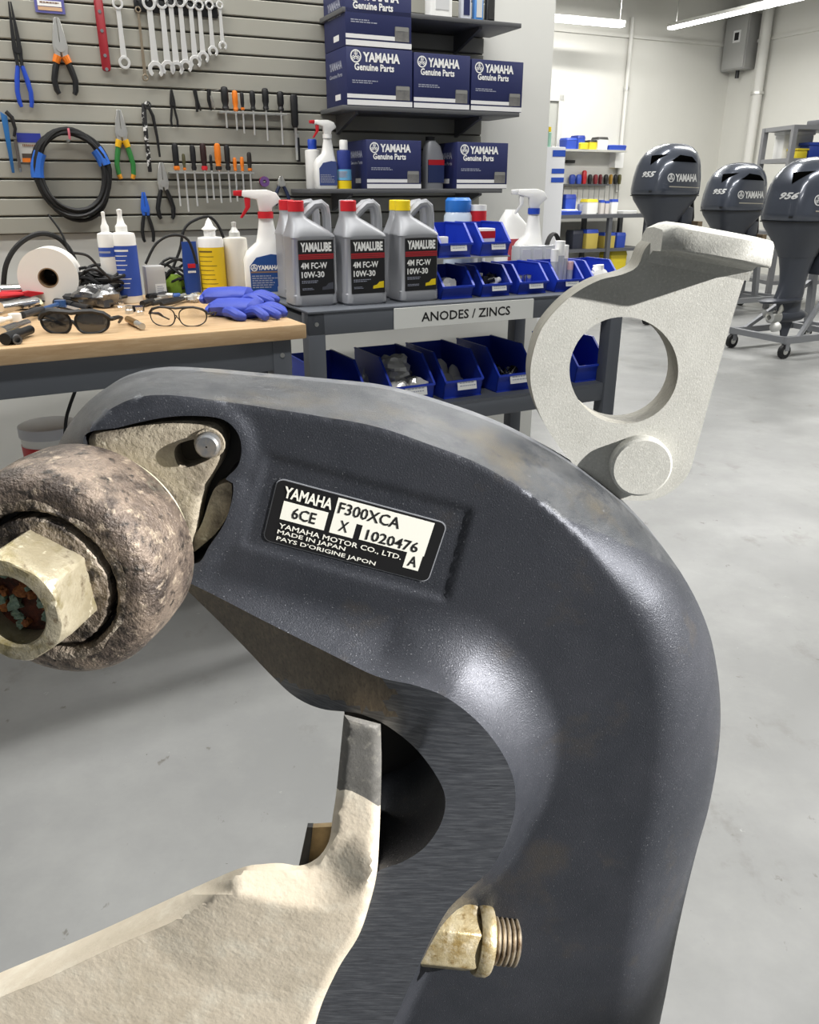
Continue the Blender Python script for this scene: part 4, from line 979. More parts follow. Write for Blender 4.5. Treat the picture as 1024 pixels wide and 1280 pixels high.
# bottles on shelves
def on_shelf(px_, ly, z): return WF.W(WF.hit(px_, 200, ly)[0], ly, z)
q = on_shelf(406, -.15, lz_); hq = WF.hit(406, 150, -.15)[1] - lz_
spray('white trigger spray bottle with red tip on the lowest shelf', q, WF.a, .078, .045, hq, white, red, white, mat('label_navyred', '#3f4f86', .5))
q = on_shelf(391, -.075, lz_)
bottle('white bottle with blue neck behind the red-tipped spray bottle', q, .026, hq * .74, blue, white, None, nozzle='cap', hb=.80, name='shelf_bottle')
q = on_shelf(430, -.16, lz_); hb_ = WF.hit(430, 175, -.16)[1] - lz_
g = bottle('navy and yellow bottle with white cap next to a carton on the lowest shelf', q, .024, hb_, white, mat('bottle_navy', '#2a3a86', .45), mat('label_lightblue', '#6fb4dd', .5), nozzle='cap', z0=.18, z1=.40, hb=.80, name='shelf_bottle')
MB().lathe([(.0246, .0), (.0246, hb_ * .17)], 24).build('yellow_band', yellow, g)
q = on_shelf(541, -.12, lz_); g = thing('oil_bottle', 'grey oil bottle with black cap between the two lower-shelf cartons', 'bottle', q, WF.a); ho = WF.hit(541, 171, -.12)[1] - lz_
MB().loft([(0, 0, 0, .075, .05, 4), (0, 0, ho * .6, .075, .05, 4), (-.004, 0, ho * .82, .06, .045, 3), (-.01, 0, ho * .93, .035, .035, 2)], 28).build('bottle_body', jug_m, g); MB().lathe([(.018, ho * .92), (.018, ho), (.0003, ho)], 18, Matrix.Translation((-.01, 0, 0))).build('cap', black, g)
MB().box(-.03, .034, -.0262, -.02, ho * .12, ho * .56).build('front_label', mat('label_navyred2', '#2d3b6a', .5), g); MB().box(-.03, .034, -.0268, -.02, ho * .46, ho * .56).build('label_band', red, g)
tlx, tz = WF.hit(428, 8, -DSH)
for (px_, w_, h_, cm, bm_, lab) in ((546, .085, .20, white, white, 'white canister on the top shelf beside the topmost carton'), (577, .040, .16, white, mat('bottle_navywhite', '#c9ccd6', .4), 'pale bottle with navy label on the top shelf'), (592, .036, .14, blue, mat('bottle_skyblue', '#4a86c9', .4), 'light blue bottle on the top shelf'), (606, .034, .13, black, black, 'black bottle at the right end of the top shelf')):
    q = on_shelf(px_, -.13, tz); g = thing('shelf_bottle', lab, 'bottle', q, WF.a)
    MB().loft([(0, 0, 0, w_, w_ * .7, 5), (0, 0, h_ * .8, w_, w_ * .7, 5), (0, 0, h_ * .9, w_ * .5, w_ * .45, 2.5)], 24).build('bottle_body', bm_, g); MB().lathe([(w_ * .24, h_ * .88), (w_ * .24, h_), (.0003, h_)], 16).build('cap', cm, g)
    MB().box(-w_ * .3, w_ * .3, -w_ * .35 - .0008, -w_ * .3, h_ * .15, h_ * .6).build('front_label', navy if px_ == 577 else mat('label_plain%d' % px_, '#d5d6d6' if px_ != 606 else '#333333', .5), g)
# things behind the bins on the table
p, s_ = place(657, 340, ZT); p = TF.W(TF.hit(660, 300, .34)[0], .34, ZT)
spray('big white trigger spray bottle behind the blue bins', p, .15, .105, .07, zat(p, 655, 236), white, white, blue, mat('label_palepink', '#dfe3ef', .5))
p = TF.W(TF.hit(572, 300, .36)[0], .36, ZT); hh = zat(p, 572, 247)
g = thing('clear_jar', 'clear jar with bright blue lid behind the riser bins', 'jar', p); MB().lathe([(.0003, 0), (.045, 0), (.047, .01), (.047, hh * .8), (.038, hh * .86)], 24).build('jar_body', mat('jar_clear', '#c6d3e3', .2), g); MB().lathe([(.041, hh * .84), (.043, hh * .86), (.043, hh * .97), (.036, hh), (.0003, hh)], 20).build('lid', mat('lid_blue', '#2f78cf', .35), g)
p = TF.W(TF.hit(596, 300, .34)[0], .34, ZT); hh = zat(p, 596, 256)
g = thing('red_white_canister', 'small white canister with red bands behind the right riser bin', 'canister', p); MB().lathe([(.0003, 0), (.03, 0), (.03, hh), (.0003, hh)], 20).build('can_body', white, g); MB().lathe([(.0304, hh * .80), (.0304, hh * .93)], 20).build('red_band', red, g); MB().lathe([(.0304, hh * .5), (.0304, hh * .68)], 20).build('navy_band', navy, g)
p = TF.W(TF.hit(640, 300, .45)[0], .45, ZT); hh = zat(p, 640, 262)
g = thing('parts_jug', 'white plastic jug with carry loop behind the big spray bottle', 'jug', p, TF.a); MB().loft([(0, 0, 0, .12, .08, 4), (0, 0, hh * .75, .12, .08, 4), (-.01, 0, hh * .92, .06, .05, 2.5), (-.01, 0, hh, .04, .04, 2)], 24).build('jug_body', white, g); MB().box(-.04, .04, -.041, -.03, hh * .3, hh * .6).build('front_label', mat('label_redwhite', '#b54a55', .5), g)
p = TF.W(TF.hit(693, 300, .30)[0], .30, ZT)
g = thing('cable_coil', 'black cable coil leaning behind the clear tubes', 'cable', p, TF.a + .4)
for k in range(3): MB().tube([(.05 * math.cos(a) , .004 * k, .085 + .08 * math.sin(a)) for a in [2 * PI * i / 24 for i in range(24)]], .005, 6, True).build('loop', rubber, g)
p = TF.W(TF.hit(680, 320, .26)[0], .26, ZT); g = thing('clear_organiser', 'low clear plastic organiser with white labels behind the front bins', 'box', p, TF.a)
MB().box(-.10, .10, 0, .05, 0, .13).build('organiser_body', tubem, g, bevel=.002)
for k in range(4): MB().box(-.09 + .047 * k, -.055 + .047 * k, -.001, 0, .085, .12).build('label_card', card, g)
# ================================================================== bench clutter
def bl(px_, py_, z=ZT): return on_bench(px_, py_, z)
paper = mat('paper_roll', '#ebe8e2', .85, bump=(120, .15, .001))
p, s_ = place(62, 358, ZT); r_ = 35.5 * s_
g = thing('paper_roll', 'white paper towel roll lying on its side on the workbench', 'paper roll', p, math.radians(14))
MR = Matrix.Translation((0, 0, r_)) @ Matrix.Rotation(PI / 2, 4, 'X')
MB().lathe([(r_ * .34, -.09), (r_, -.09), (r_, .0), (r_ * .34, .0)], 40, MR).build('paper', paper, g)
MB().lathe([(r_ * .34, .0005), (r_ * .34, -.09), (r_ * .30, -.09), (r_ * .30, .0005), (r_ * .34, .0005)], 30, MR).build('card_core', mat('card_brown', '#8a7358', .8), g)
MB().lathe([(.0003, -.085), (r_ * .31, -.085)], 24, MR).build('core_back', ink, g)
def wire(name, label, pts, r=.005, m=rubber, cat='cable', group=None, n=8, closed=False):
    pts = [Vector(q) for q in pts]; out = []
    for i in range(len(pts) - 1):
        p0 = pts[max(i - 1, 0)]; p1 = pts[i]; p2 = pts[i + 1]; p3 = pts[min(i + 2, len(pts) - 1)]
        for k in range(5):
            t = k / 5; out.append(.5 * ((2 * p1) + (p2 - p0) * t + (2 * p0 - 5 * p1 + 4 * p2 - p3) * t * t + (3 * p1 - p0 - 3 * p2 + p3) * t ** 3))
    out.append(pts[-1])
    o = MB().tube(out, r, n).build(name, m); return tag(o, label, cat, group)
def BP(px_, py_, ly): 
    x, z = BF.hit(px_, py_, ly); return BF.W(x, ly, max(z, ZT + .006))
wire('air_hose', 'thick black hose arched over the paper roll', [BP(4, 362, .74), BP(8, 330, .74), BP(24, 305, .74), BP(50, 292, .74), BP(75, 299, .74), BP(92, 322, .74), BP(97, 352, .74)], .0075)
wire('black_lead', 'thin black lead running from the coil down to the workbench', [BP(60, 268, .74), BP(76, 290, .73), BP(86, 315, .72), BP(90, 345, .70)], .0032)
wire('black_lead', 'black lead looping between the bottles toward the blue pouch', [BP(212, 345, .70), BP(225, 312, .70), BP(229, 290, .70), BP(240, 277, .70), BP(264, 272, .70), BP(280, 300, .70), BP(282, 345, .70)], .0045)
wire('black_lead', 'black lead trailing left of the white bottle', [BP(92, 316, .5), BP(110, 320, .5), BP(125, 336, .5), BP(140, 350, .5)], .0035)
wire('black_lead', 'black lead bowed behind the grey carton', [BP(182, 330, .55), BP(195, 305, .55), BP(215, 294, .55), BP(235, 300, .55), BP(246, 330, .55)], .004)
g = thing('cable_heap', 'heap of tangled black cable behind the blue-labelled bottle', 'cable', bl(132, 362))
rr = random.Random(5)
for k in range(9):
    a0 = rr.uniform(0, 6); R_ = rr.uniform(.035, .062); zc = rr.uniform(.015, .05); tl = rr.uniform(-.5, .5)
    MB().tube([(R_ * math.cos(a0 + 2 * PI * i / 20) * 1.0, R_ * .6 * math.sin(a0 + 2 * PI * i / 20), max(.006, zc + R_ * tl * math.sin(2 * PI * i / 20 + k) + .006 * k)) for i in range(20)], .0048, 6, True).build('cable_loop', rubber, g)
# bag / foil
lump('foil_bag', 'crumpled silver foil bag beside the sunglasses', 'bag', bl(124, 384), .056, .032, .030, mat('foil', '#9a9a9a', .25, .75, var=(40, .8), hex2='#4c4c4e'), 77, .34, nu=22, nv=14)
lump('black_pouch', 'black soft pouch between paper roll and foil bag', 'pouch', bl(93, 366), .042, .030, .022, black, 78, .22)
# hand tools on the left of the bench
def tool_at(name, label, cat, a, b, ly_h, parts):
    """lies along the segment a->b (pixels on the bench top at height ly_h)"""
    pa = on_bench(*a, ZT + ly_h); pb = on_bench(*b, ZT + ly_h); d = pb - pa
    g = thing(name, label, cat, pa, math.atan2(d.y, d.x)); parts(g, d.length); return g
def cutter(hm, jm=satin):
    def f(g, L):
        for s in (-1, 1):
            MB().tube([(0, s * .014, .0), (L * .25, s * .016, 0), (L * .5, s * .010, 0), (L * .62, s * .004, 0)], [.006, .0075, .0065, .005], 8).build('handle', hm, g)
            MB().prism([(L * .6, -.006), (L * .72, -.008), (L, -.001), (L, .001), (L * .72, .008), (L * .6, .006)], s * .001, s * .008).build('jaw', jm, g)
        MB().cyl((L * .66, -.011, 0), (L * .66, .011, 0), .006).build('pivot', jm, g)
    return f
def sock(n=1, m=chrome):
    def f(g, L):
        MB().cyl((0, 0, 0), (L * .55, 0, 0), .0125, n=18).build('drive_body', m, g); MB().cyl((L * .55, 0, 0), (L * .62, 0, 0), .010, n=18).build('waist', m, g); MB().lathe([(.006, L), (.010, L), (.010, L * .62), (.0003, L * .62), (.0003, L * .8), (.006, L * .8), (.006, L)], 16, Matrix.Rotation(PI / 2, 4, 'Y')).build('socket_mouth', m, g)
    return f
def ratchet(m=chrome, hm=black):
    def f(g, L):
        MB().tube([(0, 0, 0), (L * .45, 0, 0)], [.009, .008], 10).build('grip', hm, g); MB().cyl((L * .45, 0, 0), (L * .85, 0, 0), .0055).build('shaft', m, g); MB().lathe([(.0003, -.008), (.015, -.008), (.016, 0), (.015, .009), (.0003, .009)], 18, Matrix.Translation((L * .9, 0, 0))).build('head', m, g)
    return f
tool_at('cable_cutter', 'red-handled cutter pointing at the paper roll', 'cutter', (-14, 361), (50, 340), .040, cutter(red, red))
tool_at('grip_tool', 'blue-handled pliers under the red-handled cutter', 'pliers', (-8, 372), (52, 352), .018, cutter(blue, black))
tool_at('ratchet', 'chrome ratchet with black grip at the left bench edge', 'ratchet', (-10, 392), (40, 380), .018, ratchet(chrome, chrome))
tool_at('ratchet', 'dark ratchet with blue head behind the sunglasses', 'ratchet', (28, 394), (80, 378), .018, ratchet(mat('blue_anodised', '#4a6fa8', .3, .6), mat('dark_grip', '#2b2d31', .45)))
tool_at('torque_handle', 'white and black striped handle at the left bench edge', 'tool', (-12, 403), (22, 396), .014, ratchet(white, white))
tool_at('socket_adapter', 'chrome socket adapter at the left bench edge', 'socket', (2, 416), (34, 404), .0135, sock())
tool_at('impact_socket', 'black impact socket behind the chrome socket adapter', 'socket', (6, 424), (38, 412), .0135, sock(1, black))
tool_at('impact_socket', 'grey bolt standing in front of the impact socket', 'bolt', (14, 420), (22, 425), .010, sock(1, mat('grey_bolt', '#77797c', .4, .7)))
lump('white_rag', 'small white rag with yellow corner by the blue-handled pliers', 'rag', bl(47, 378), .016, .012, .012, mat('rag', '#e8e6c4', .8), 91)
lump('black_rag', 'black glove heap behind the tools at the left bench edge', 'glove', bl(20, 378), .06, .03, .018, black, 92, .25)
lump('grey_wipe', 'crumpled dark grey wipe under the ratchets', 'cloth', bl(55, 394), .05, .025, .010, mat('dark_cloth', '#3a3b3e', .8), 93, .25)
# safety glasses ------------------------------------------------------------
def glasses(label, px0, px1, py, hpx, lensm, framem, rim, rz):
    p0 = on_z(px0, py, ZT); p1 = on_z(px1, py, ZT); s = (p1 - p0).length
    g = thing('safety_glasses', label, 'glasses', (p0 + p1) / 2, math.atan2((p1 - p0).y, (p1 - p0).x) + rz)
    W = s / 2; Hh = hpx * 1.0 * p0.y / ray(px0, py).y / F
    for sx in (-1, 1):
        q = [(.09, .34), (.10, .70), (.28, .90), (.62, .93), (.93, .76), (1.0, .52), (.93, .22), (.72, .04), (.42, .0), (.20, .10)]
        oq = smooth([(sx * x * W, z * Hh) for x, z in q], W * .03, True)
        vs_ = [Vector((x, -.012 * (1 - (x / W) ** 2) , z)) for x, z in oq]
        n_ = len(vs_); c = Vector((sx * .55 * W, -.013, .5 * Hh))
        MB().add(vs_ + [c], [(i, (i + 1) % n_, n_) for i in range(n_)]).build('lens', lensm, g)
        MB().tube(vs_, rim, 6, True).build('lens_rim', framem, g)
        MB().tube([(sx * W * .97, 0, Hh * .62), (sx * W * 1.06, .006, Hh * .60), (sx * W * 1.06, .05, Hh * .55), (sx * W * .9, .11, Hh * .35), (sx * W * .7, .13, Hh * .08)], [rim * 1.6, rim * 1.8, rim * 1.5, rim * 1.3, rim], 6).build('temple', framem, g)
    MB().tube([(-W * 1.02, .002, Hh * .66), (-W * .88, -.004, Hh * .86), (-W * .6, -.009, Hh * .97), (-W * .25, -.013, Hh * .96), (0, -.014, Hh * .92), (W * .25, -.013, Hh * .96), (W * .6, -.009, Hh * .97), (W * .88, -.004, Hh * .86), (W * 1.02, .002, Hh * .66)], rim * 2.0, 6).build('brow_bar', framem, g)
    MB().tube([(-W * .10, -.012, Hh * .30), (0, -.015, Hh * .52), (W * .10, -.012, Hh * .30)], rim, 6).build('nose_bridge', framem, g)
    return g
glasses('dark tinted safety sunglasses on the front of the workbench', 54, 138, 416, 28, mat('smoke_lens', '#23262a', .06, 0, trans=.35, spec=.9), black, .0032, 0)
glasses('clear safety glasses with thin black rim beside the blue gloves', 189, 260, 407, 24, mat('clear_lens', '#ffffff', .02, 0, trans=1.0, spec=.5), black, .0016, -.05)
# gloves --------------------------------------------------------------------
nitrile = mat('nitrile_blue', '#3b4db2', .55, bump=(90, .25, .002))
def glove(label, p, rz, s, flip, seed):
    rr = random.Random(seed); g = thing('nitrile_glove', label, 'glove', p, rz, 'blue nitrile gloves on the bench')
    mb = MB()
    me = MB().loft([(-.075 * s, 0, .014, .05 * s, .05 * s, 2.5), (0, 0, .020, .1, .05, 2)], 12)  # placeholder
    b = MB(); pr = [(-.085, .020), (-.07, .034), (-.035, .040), (.0, .043), (.03, .040), (.04, .02)]
    Mp = Matrix(((0, 0, 1, 0), (0, 1, 0, 0), (-.42, 0, 0, .016), (0, 0, 0, 1)))
    b.lathe([(max(r * s, .001), x * s) for x, r in [(-.086, .001)] + pr + [(.042, .001)]], 18, Matrix(((0, 0, 1, 0), (0, 1, 0, 0), (.55, 0, 0, .020 * s), (0, 0, 0, 1))))
    for i, v in enumerate(b.v): b.v[i] = v + Vector((rr.uniform(-1, 1) * .0022, rr.uniform(-1, 1) * .0022, rr.uniform(-1, 1) * .002))
    b.build('palm', nitrile, g)
    for k, (y, L, ang) in enumerate(((-.030, .062, -.28), (-.010, .075, -.08), (.012, .072, .12), (.032, .055, .34))):
        y *= flip; ang *= flip; x0 = .028
        pts = [(x0 * s, y * s, .016 * s), ((x0 + L * .4 * math.cos(ang)) * s, (y + L * .4 * math.sin(ang)) * s, .022 * s), ((x0 + L * .75 * math.cos(ang)) * s, (y + L * .8 * math.sin(ang)) * s, .015 * s), ((x0 + L * math.cos(ang)) * s, (y + L * 1.05 * math.sin(ang)) * s, .008 * s)]
        MB().tube(smooth3(pts), [.011 * s] * 7 + [.0105 * s, .0095 * s, .006 * s], 10).build('finger', nitrile, g)
    pts = [(-.025 * s, -.034 * s * flip, .014 * s), (.0, -.054 * s * flip, .018 * s), (.022 * s, -.062 * s * flip, .012 * s), (.040 * s, -.060 * s * flip, .008 * s)]
    MB().tube(smooth3(pts), [.012 * s] * 7 + [.011 * s, .009 * s, .006 * s], 10).build('thumb', nitrile, g)
    MB().lathe([(.030 * s, 0), (.033 * s, .003), (.033 * s, .012), (.029 * s, .014)], 18, Matrix(((0, 0, 1, -.088 * s), (0, 1, 0, 0), (.40, 0, 0, .014 * s), (0, 0, 0, 1)))).build('cuff', nitrile, g)
    return g
def smooth3(pts):
    out = []; pts = [Vector(q) for q in pts]
    for i in range(3):
        p0 = pts[max(i - 1, 0)]; p1 = pts[i]; p2 = pts[i + 1]; p3 = pts[min(i + 2, 3)]
        for k in range(3):
            t = k / 3; out.append(.5 * ((2 * p1) + (p2 - p0) * t + (2 * p0 - 5 * p1 + 4 * p2 - p3) * t * t + (3 * p1 - p0 - 3 * p2 + p3) * t ** 3))
    out.append(pts[-1]); return out
glove('lower blue nitrile glove, fingers toward the bench corner', bl(306, 396), -.35, 1.12, 1, 1)
glove('upper blue nitrile glove folded across the other one', bl(298, 390) + Vector((0, 0, .020)), -.12, 1.08, -1, 2)
# boxes and pouches
p, s_ = place(197, 363, ZT); g = carton('small_carton', 'small grey and white carton behind the clear glasses', 'box', p, BF.a, .055, .05, zat(p, 197, 333), mat('carton_greywhite', '#b9b9b8', .6))
patch(g, 'label_card', -.005, .026, .012, .048, -.0008, card); lines(g, .0, .022, .02, .042, 4, -.0012, greyink)
p, s_ = place(241, 356, ZT); g = thing('blue_pouch', 'dark blue standing pouch beside the yellow-labelled bottle', 'pouch', p, BF.a); hh = zat(p, 241, 302)
MB().loft([(0, 0, 0, .046, .03, 3), (0, 0, hh * .5, .048, .026, 3), (0, 0, hh * .93, .044, .008, 4), (0, 0, hh, .044, .005, 4)], 20).build('pouch_body', mat('pouch_blue', '#1d3f87', .4), g); MB().box(-.012, .010, -.0145, -.010, hh * .55, hh * .62).build('red_mark', red, g); lines(g, -.014, .012, hh * .42, hh * .50, 1, -.0150, whiteink)
lump('green_cloth', 'lime green cloth bundle behind the grey carton', 'cloth', bl(213, 352) + Vector((0, .05, .0)), .030, .018, .034, mat('lime', '#7fa02e', .6), 95, .2)
lump('white_wipe', 'white wipe bundle on top of the grey carton clutter', 'cloth', bl(186, 352) + Vector((0, .06, .0)), .022, .016, .036, mat('wipe', '#dfe2e6', .7), 96, .2)
# fittings around the middle of the bench
g = tool_at('brass_nozzle', 'short brass hose nozzle in front of the black block', 'nozzle', (160, 399), (178, 408), .010, lambda g, L: (MB().cyl((0, 0, 0), (L * .6, 0, 0), .0085, n=16).build('nozzle_body', mat('brass_soft', '#9c7a45', .35, .7), g), MB().cyl((L * .6, 0, 0), (L, 0, 0), .0075, n=16).build('nozzle_tip', satin, g)))
for i, (x, y, m_, lab) in enumerate(((152, 388, chrome, 'chrome nut left of the brass nozzle'), (175, 394, chrome, 'chrome ring nut right of the brass nozzle'), (162, 392, satin, 'satin elbow fitting behind the brass nozzle'))):
    f = thing('pipe_nut', lab, 'nut', bl(x, y), i); MB().lathe([(.006, 0), (.011, 0), (.011, .010), (.009, .012), (.009, .020), (.006, .020), (.006, 0)], 6 if i == 0 else 16).build('nut_body', m_, f); MB().lathe([(.0062, .019), (.0095, .019), (.0095, .022), (.0062, .022), (.0062, .019)], 16).build('collar', m_, f)
g = carton('black_block', 'small black block behind the brass nozzle', 'block', bl(171, 390), .1, .034, .02, .016, black)
for i, (x, y, sx, m_, lab) in enumerate(((205, 373, .022, black, 'black plug behind the clear glasses'), (222, 372, .016, mat('plug_blue', '#3a5fa8', .4), 'blue plug behind the clear glasses'), (247, 374, .018, satin, 'silver coupling by the yellow-labelled bottle'), (190, 372, .018, black, 'black connector left of the clear glasses plug'), (236, 364, .016, mat('plug_yellow', '#cdbb2c', .5), 'yellow connector at the foot of the blue pouch'))):
    f = thing('connector', lab, 'connector', bl(x, y), .7 * i); MB().cyl((-sx, 0, sx * .6), (sx * .4, 0, sx * .6), sx * .58, n=14).build('connector_body', m_, f); MB().cyl((sx * .4, 0, sx * .6), (sx * 1.3, 0, sx * .6), sx * .40, n=14).build('connector_tip', satin, f)
# under the bench
p = on_z(50, 640, .0); p = BF.W(BF.hit(58, 520, .66)[0], .66, 0); zt = P(60, 530, p.y).z
g = thing('paint_bucket', 'white bucket with red and blue label under the workbench', 'bucket', p); g.scale = (.68, .68, 1)
MB().lathe([(.0003, 0), (.105, 0), (.118, zt - .03), (.118, zt - .03)], 32).build('bucket_body', white, g); MB().lathe([(.118, zt - .032), (.124, zt - .030), (.124, zt), (.112, zt + .004), (.0003, zt + .004)], 32).build('lid', mat('lid_pale', '#c9cbd2', .45), g)
MB().lathe([(.1175, zt - .16), (.1195, zt - .055)], 32, None, PI, 1.55 * PI).build('red_label', red, g); MB().lathe([(.1180, zt - .15), (.1195, zt - .055)], 32, None, 1.55 * PI, 1.9 * PI).build('blue_label', blue, g)
MB().box(-.20, .20, -.16, .16, 0, zt - .17).build('x', white, None) if False else None
BQ = lambda x, y: BF.W(BF.hit(x, y, .45)[0], .45, BF.hit(x, y, .45)[1])
wire('power_lead', 'black lead hanging down behind the workbench rail', [BQ(99, 462), BQ(95, 485), BQ(87, 508), BQ(82, 530), BQ(80, 580)], .0048)
# ================================================================== tools on the slat wall
def wz(px_, py_, ly=-.012): return WF.hit(px_, py_, ly)
def wthing(name, label, cat, px_, pyt, pyb, group=None, ly=-.012):
    """Empty at the lower end; returns it with the tool's length"""
    x, zt_ = wz(px_, pyt, ly); _, zb = wz(px_, pyb, ly)
    return thing(name, label, cat, WF.W(x, ly, zb), WF.a, group), zt_ - zb
def pliers(label, px_, pyt, pyb, hm, collar=None, w_=.030, spread=1.0, jaw=.42, jm=satin, name='pliers', low=None, slim=1.0):
    g, L = wthing(name, label, 'pliers', px_, pyt, pyb)
    zj = L * (1 - jaw); j = w_ * .42 * slim
    for s in (-1, 1):
        MB().prism([(s * .0008, L), (s * j * .35, L * .998), (s * j * .8, zj + L * jaw * .55), (s * j, zj + L * jaw * .28), (s * j * .75, zj), (s * j * .15, zj), (s * .0008, zj + L * jaw * .30)], -.006, .004).build('jaw', jm, g, bevel=.0008, seg=1)
        pts = [(s * j * .45, -.001, zj + .004), (s * w_ * .42 * spread, -.001, zj * .72), (s * w_ * .58 * spread, -.001, zj * .42), (s * w_ * .52 * spread, -.001, zj * .16), (s * w_ * .42 * spread, -.001, 0.006)]
        MB().tube(pts, [w_ * .15, w_ * .18, w_ * .17, w_ * .16, w_ * .13], 8).build('handle', hm, g)
        if low is not None: MB().tube([pts[3], pts[4]], [w_ * .17, w_ * .14], 8).build('handle_tip', low, g)
        if collar is not None: MB().cyl((s * j * .45, -.001, zj + .004), (s * w_ * .36 * spread, -.001, zj * .86), w_ * .24, w_ * .20, 10).build('collar', collar, g)
    MB().cyl((0, -.0085, zj + L * jaw * .26), (0, .005, zj + L * jaw * .26), j * .62, n=14).build('pivot', jm, g)
    return g
pliers('long-nose pliers with black handles and orange collars, hung under a printed card', 70, 22, 120, black, orange, .052, 1.0, .50)
pliers('combination pliers with green and yellow handles', 148, 137, 226, mat('grip_green', '#2f7a3a', .45), mat('collar_yellow', '#e6b31e', .45), .046, .95, .44, low=mat('tip_amber', '#d9962a', .45))
pliers('pliers with plain black handles below the green-handled pair', 201, 203, 276, black, None, .044, 1.0, .48)
pliers('small thin-nosed black pliers under a hook', 214, 112, 161, black, None, .022, .8, .5, jm=black)
pliers('long black pliers with blue handles at the upper left edge', 12, 2, 136, blue, None, .040, .8, .60, jm=black, slim=.8)
pliers('blue-jointed black cutters beside the squeeze bottle', 179, 240, 305, black, None, .034, .9, .45, jm=mat('cutter_blue', '#2a62c9', .4))
pliers('dark-blue handled pliers low beside the screwdriver rack', 351, 220, 258, mat('grip_navy', '#27314f', .45), None, .036, 1.2, .35)
# cards / packets
def wcard(label, x0, x1, y0, y1, m, extra=()):
    lx0, zt_ = wz(x0, y0, -.006); lx1, zb = wz(x1, y1, -.006)
    g = thing('hang_card', label, 'card', WF.W((lx0 + lx1) / 2, -.006, zb), WF.a); w_ = lx1 - lx0; h_ = zt_ - zb
    MB().box(-w_ / 2, w_ / 2, 0, .003, 0, h_).build('card_back', m, g)
    for (u0, u1, v0, v1, mm) in extra: MB().box(-w_ / 2 + w_ * u0, -w_ / 2 + w_ * u1, -.001, 0, h_ * v0, h_ * v1).build('print_panel', mm, g)
    lines(g, -w_ * .32, w_ * .35, h_ * .45, h_ * .62, 1, -.0016, mat('ink_brown', '#7a5a46', .6)); return g
wcard('purple and white printed hang card above the long-nose pliers', 41, 82, -8, 18, mat('card_purple', '#5a5a9a', .5), ((.1, .9, .38, .68, bandm), (.1, .9, .14, .34, mat('card_sand', '#c8a583', .5))))
wcard('blue, white and orange packet beside the cable coil', 20, 56, 166, 203, mat('packet_grey', '#b4b3ae', .5), ((.0, 1, .68, 1, mat('packet_blue', '#27348f', .45)), (.1, 1, .14, .30, mat('packet_dark', '#4b4038', .5)), (.08, 1, .0, .14, orange)))
# flat bars and wrenches
def ring_poly(cx, cz, ro, ri, y0, y1, mb, n=20, a0=0, a1=2 * PI):
    full = abs(a1 - a0 - 2 * PI) < 1e-6; m = n if full else n + 1; vs = []; fs = []
    for i in range(m):
        a = a0 + (a1 - a0) * i / n; c, s = math.cos(a), math.sin(a)
        vs += [(cx + ro * c, y0, cz + ro * s), (cx + ri * c, y0, cz + ri * s), (cx + ri * c, y1, cz + ri * s), (cx + ro * c, y1, cz + ro * s)]
    for i in range(n):
        j = (i + 1) % m
        for k in range(4): fs.append((4 * i + k, 4 * j + k, 4 * j + (k + 1) % 4, 4 * i + (k + 1) % 4))
    if not full: fs += [(0, 1, 2, 3), (4 * n + 3, 4 * n + 2, 4 * n + 1, 4 * n)]
    return mb.add(vs, fs)
wm = mat('wrench_chrome', '#e9e9e7', .34, .55)
def wrench(label, px_, pyt, pyb, head, group=None, double=False, m=wm):
    g, L = wthing('wrench', label, 'wrench', px_, pyt, pyb, group)
    r = head / 2; w_ = head * .46
    ring_poly(0, L - r * .9, r * .9, r * .55, -.005, .003, MB()).build('ring_end', m, g, bevel=.0006, seg=1)
    zlo = r * 1.6 if not double else r * 1.7
    MB().prism([(-w_ * .55, zlo), (w_ * .55, zlo), (w_ * .42, L * .5), (w_ * .40, L - r * 1.7), (-w_ * .40, L - r * 1.7), (-w_ * .42, L * .5)], -.003, .001).build('shank', m, g, bevel=.0008, seg=1)
    if double: ring_poly(0, r, r, r * .58, -.005, .003, MB()).build('ring_end', m, g, bevel=.0006, seg=1)
    else: ring_poly(0, r, r * 1.05, r * .52, -.005, .003, MB(), 20, -PI / 2 + .62, 1.5 * PI - .62).build('open_end', m, g, bevel=.0006, seg=1)
    return g
wrench('double ring wrench hanging right of the red folding tool', 146, -3, 86, .036, None, True)
wrench('thin tarnished ring wrench left of the wrench row', 172, 8, 101, .020, None, True, mat('wrench_tarnished', '#a89a86', .35, .8))
ordn = ['largest', 'second', 'third', 'fourth', 'fifth', 'sixth', 'seventh', 'smallest']
for i, (x, yt, yb, hd) in enumerate(((185, -6, 97, .046), (201, -6, 94, .042), (212, -7, 94, .040), (224, -6, 91, .038), (237, -3, 85, .036), (248, 0, 79, .034), (261, 0, 71, .031), (274, 1, 63, .026))):
    wrench('%s combination wrench from the left in the hanging row' % ordn[i] if i not in (0, 7) else ('leftmost, largest combination wrench in the hanging row' if i == 0 else 'rightmost, smallest combination wrench in the hanging row'), x, yt, yb, hd, 'row of combination wrenches')
x0, z0 = wz(168, 8); x1, _ = wz(272, 8)
g = thing('wrench_rack', 'black rail the combination wrenches hang from', 'rack', WF.W(x0, -.004, z0), WF.a); MB().box(0, x1 - x0, -.004, .003, -.012, .030).build('rail', black, g, bevel=.001)
for k in range(9): MB().cyl((.01 + k * (x1 - x0 - .02) / 8, -.020, .018), (.01 + k * (x1 - x0 - .02) / 8, -.004, .018), .003).build('peg', steel, g)
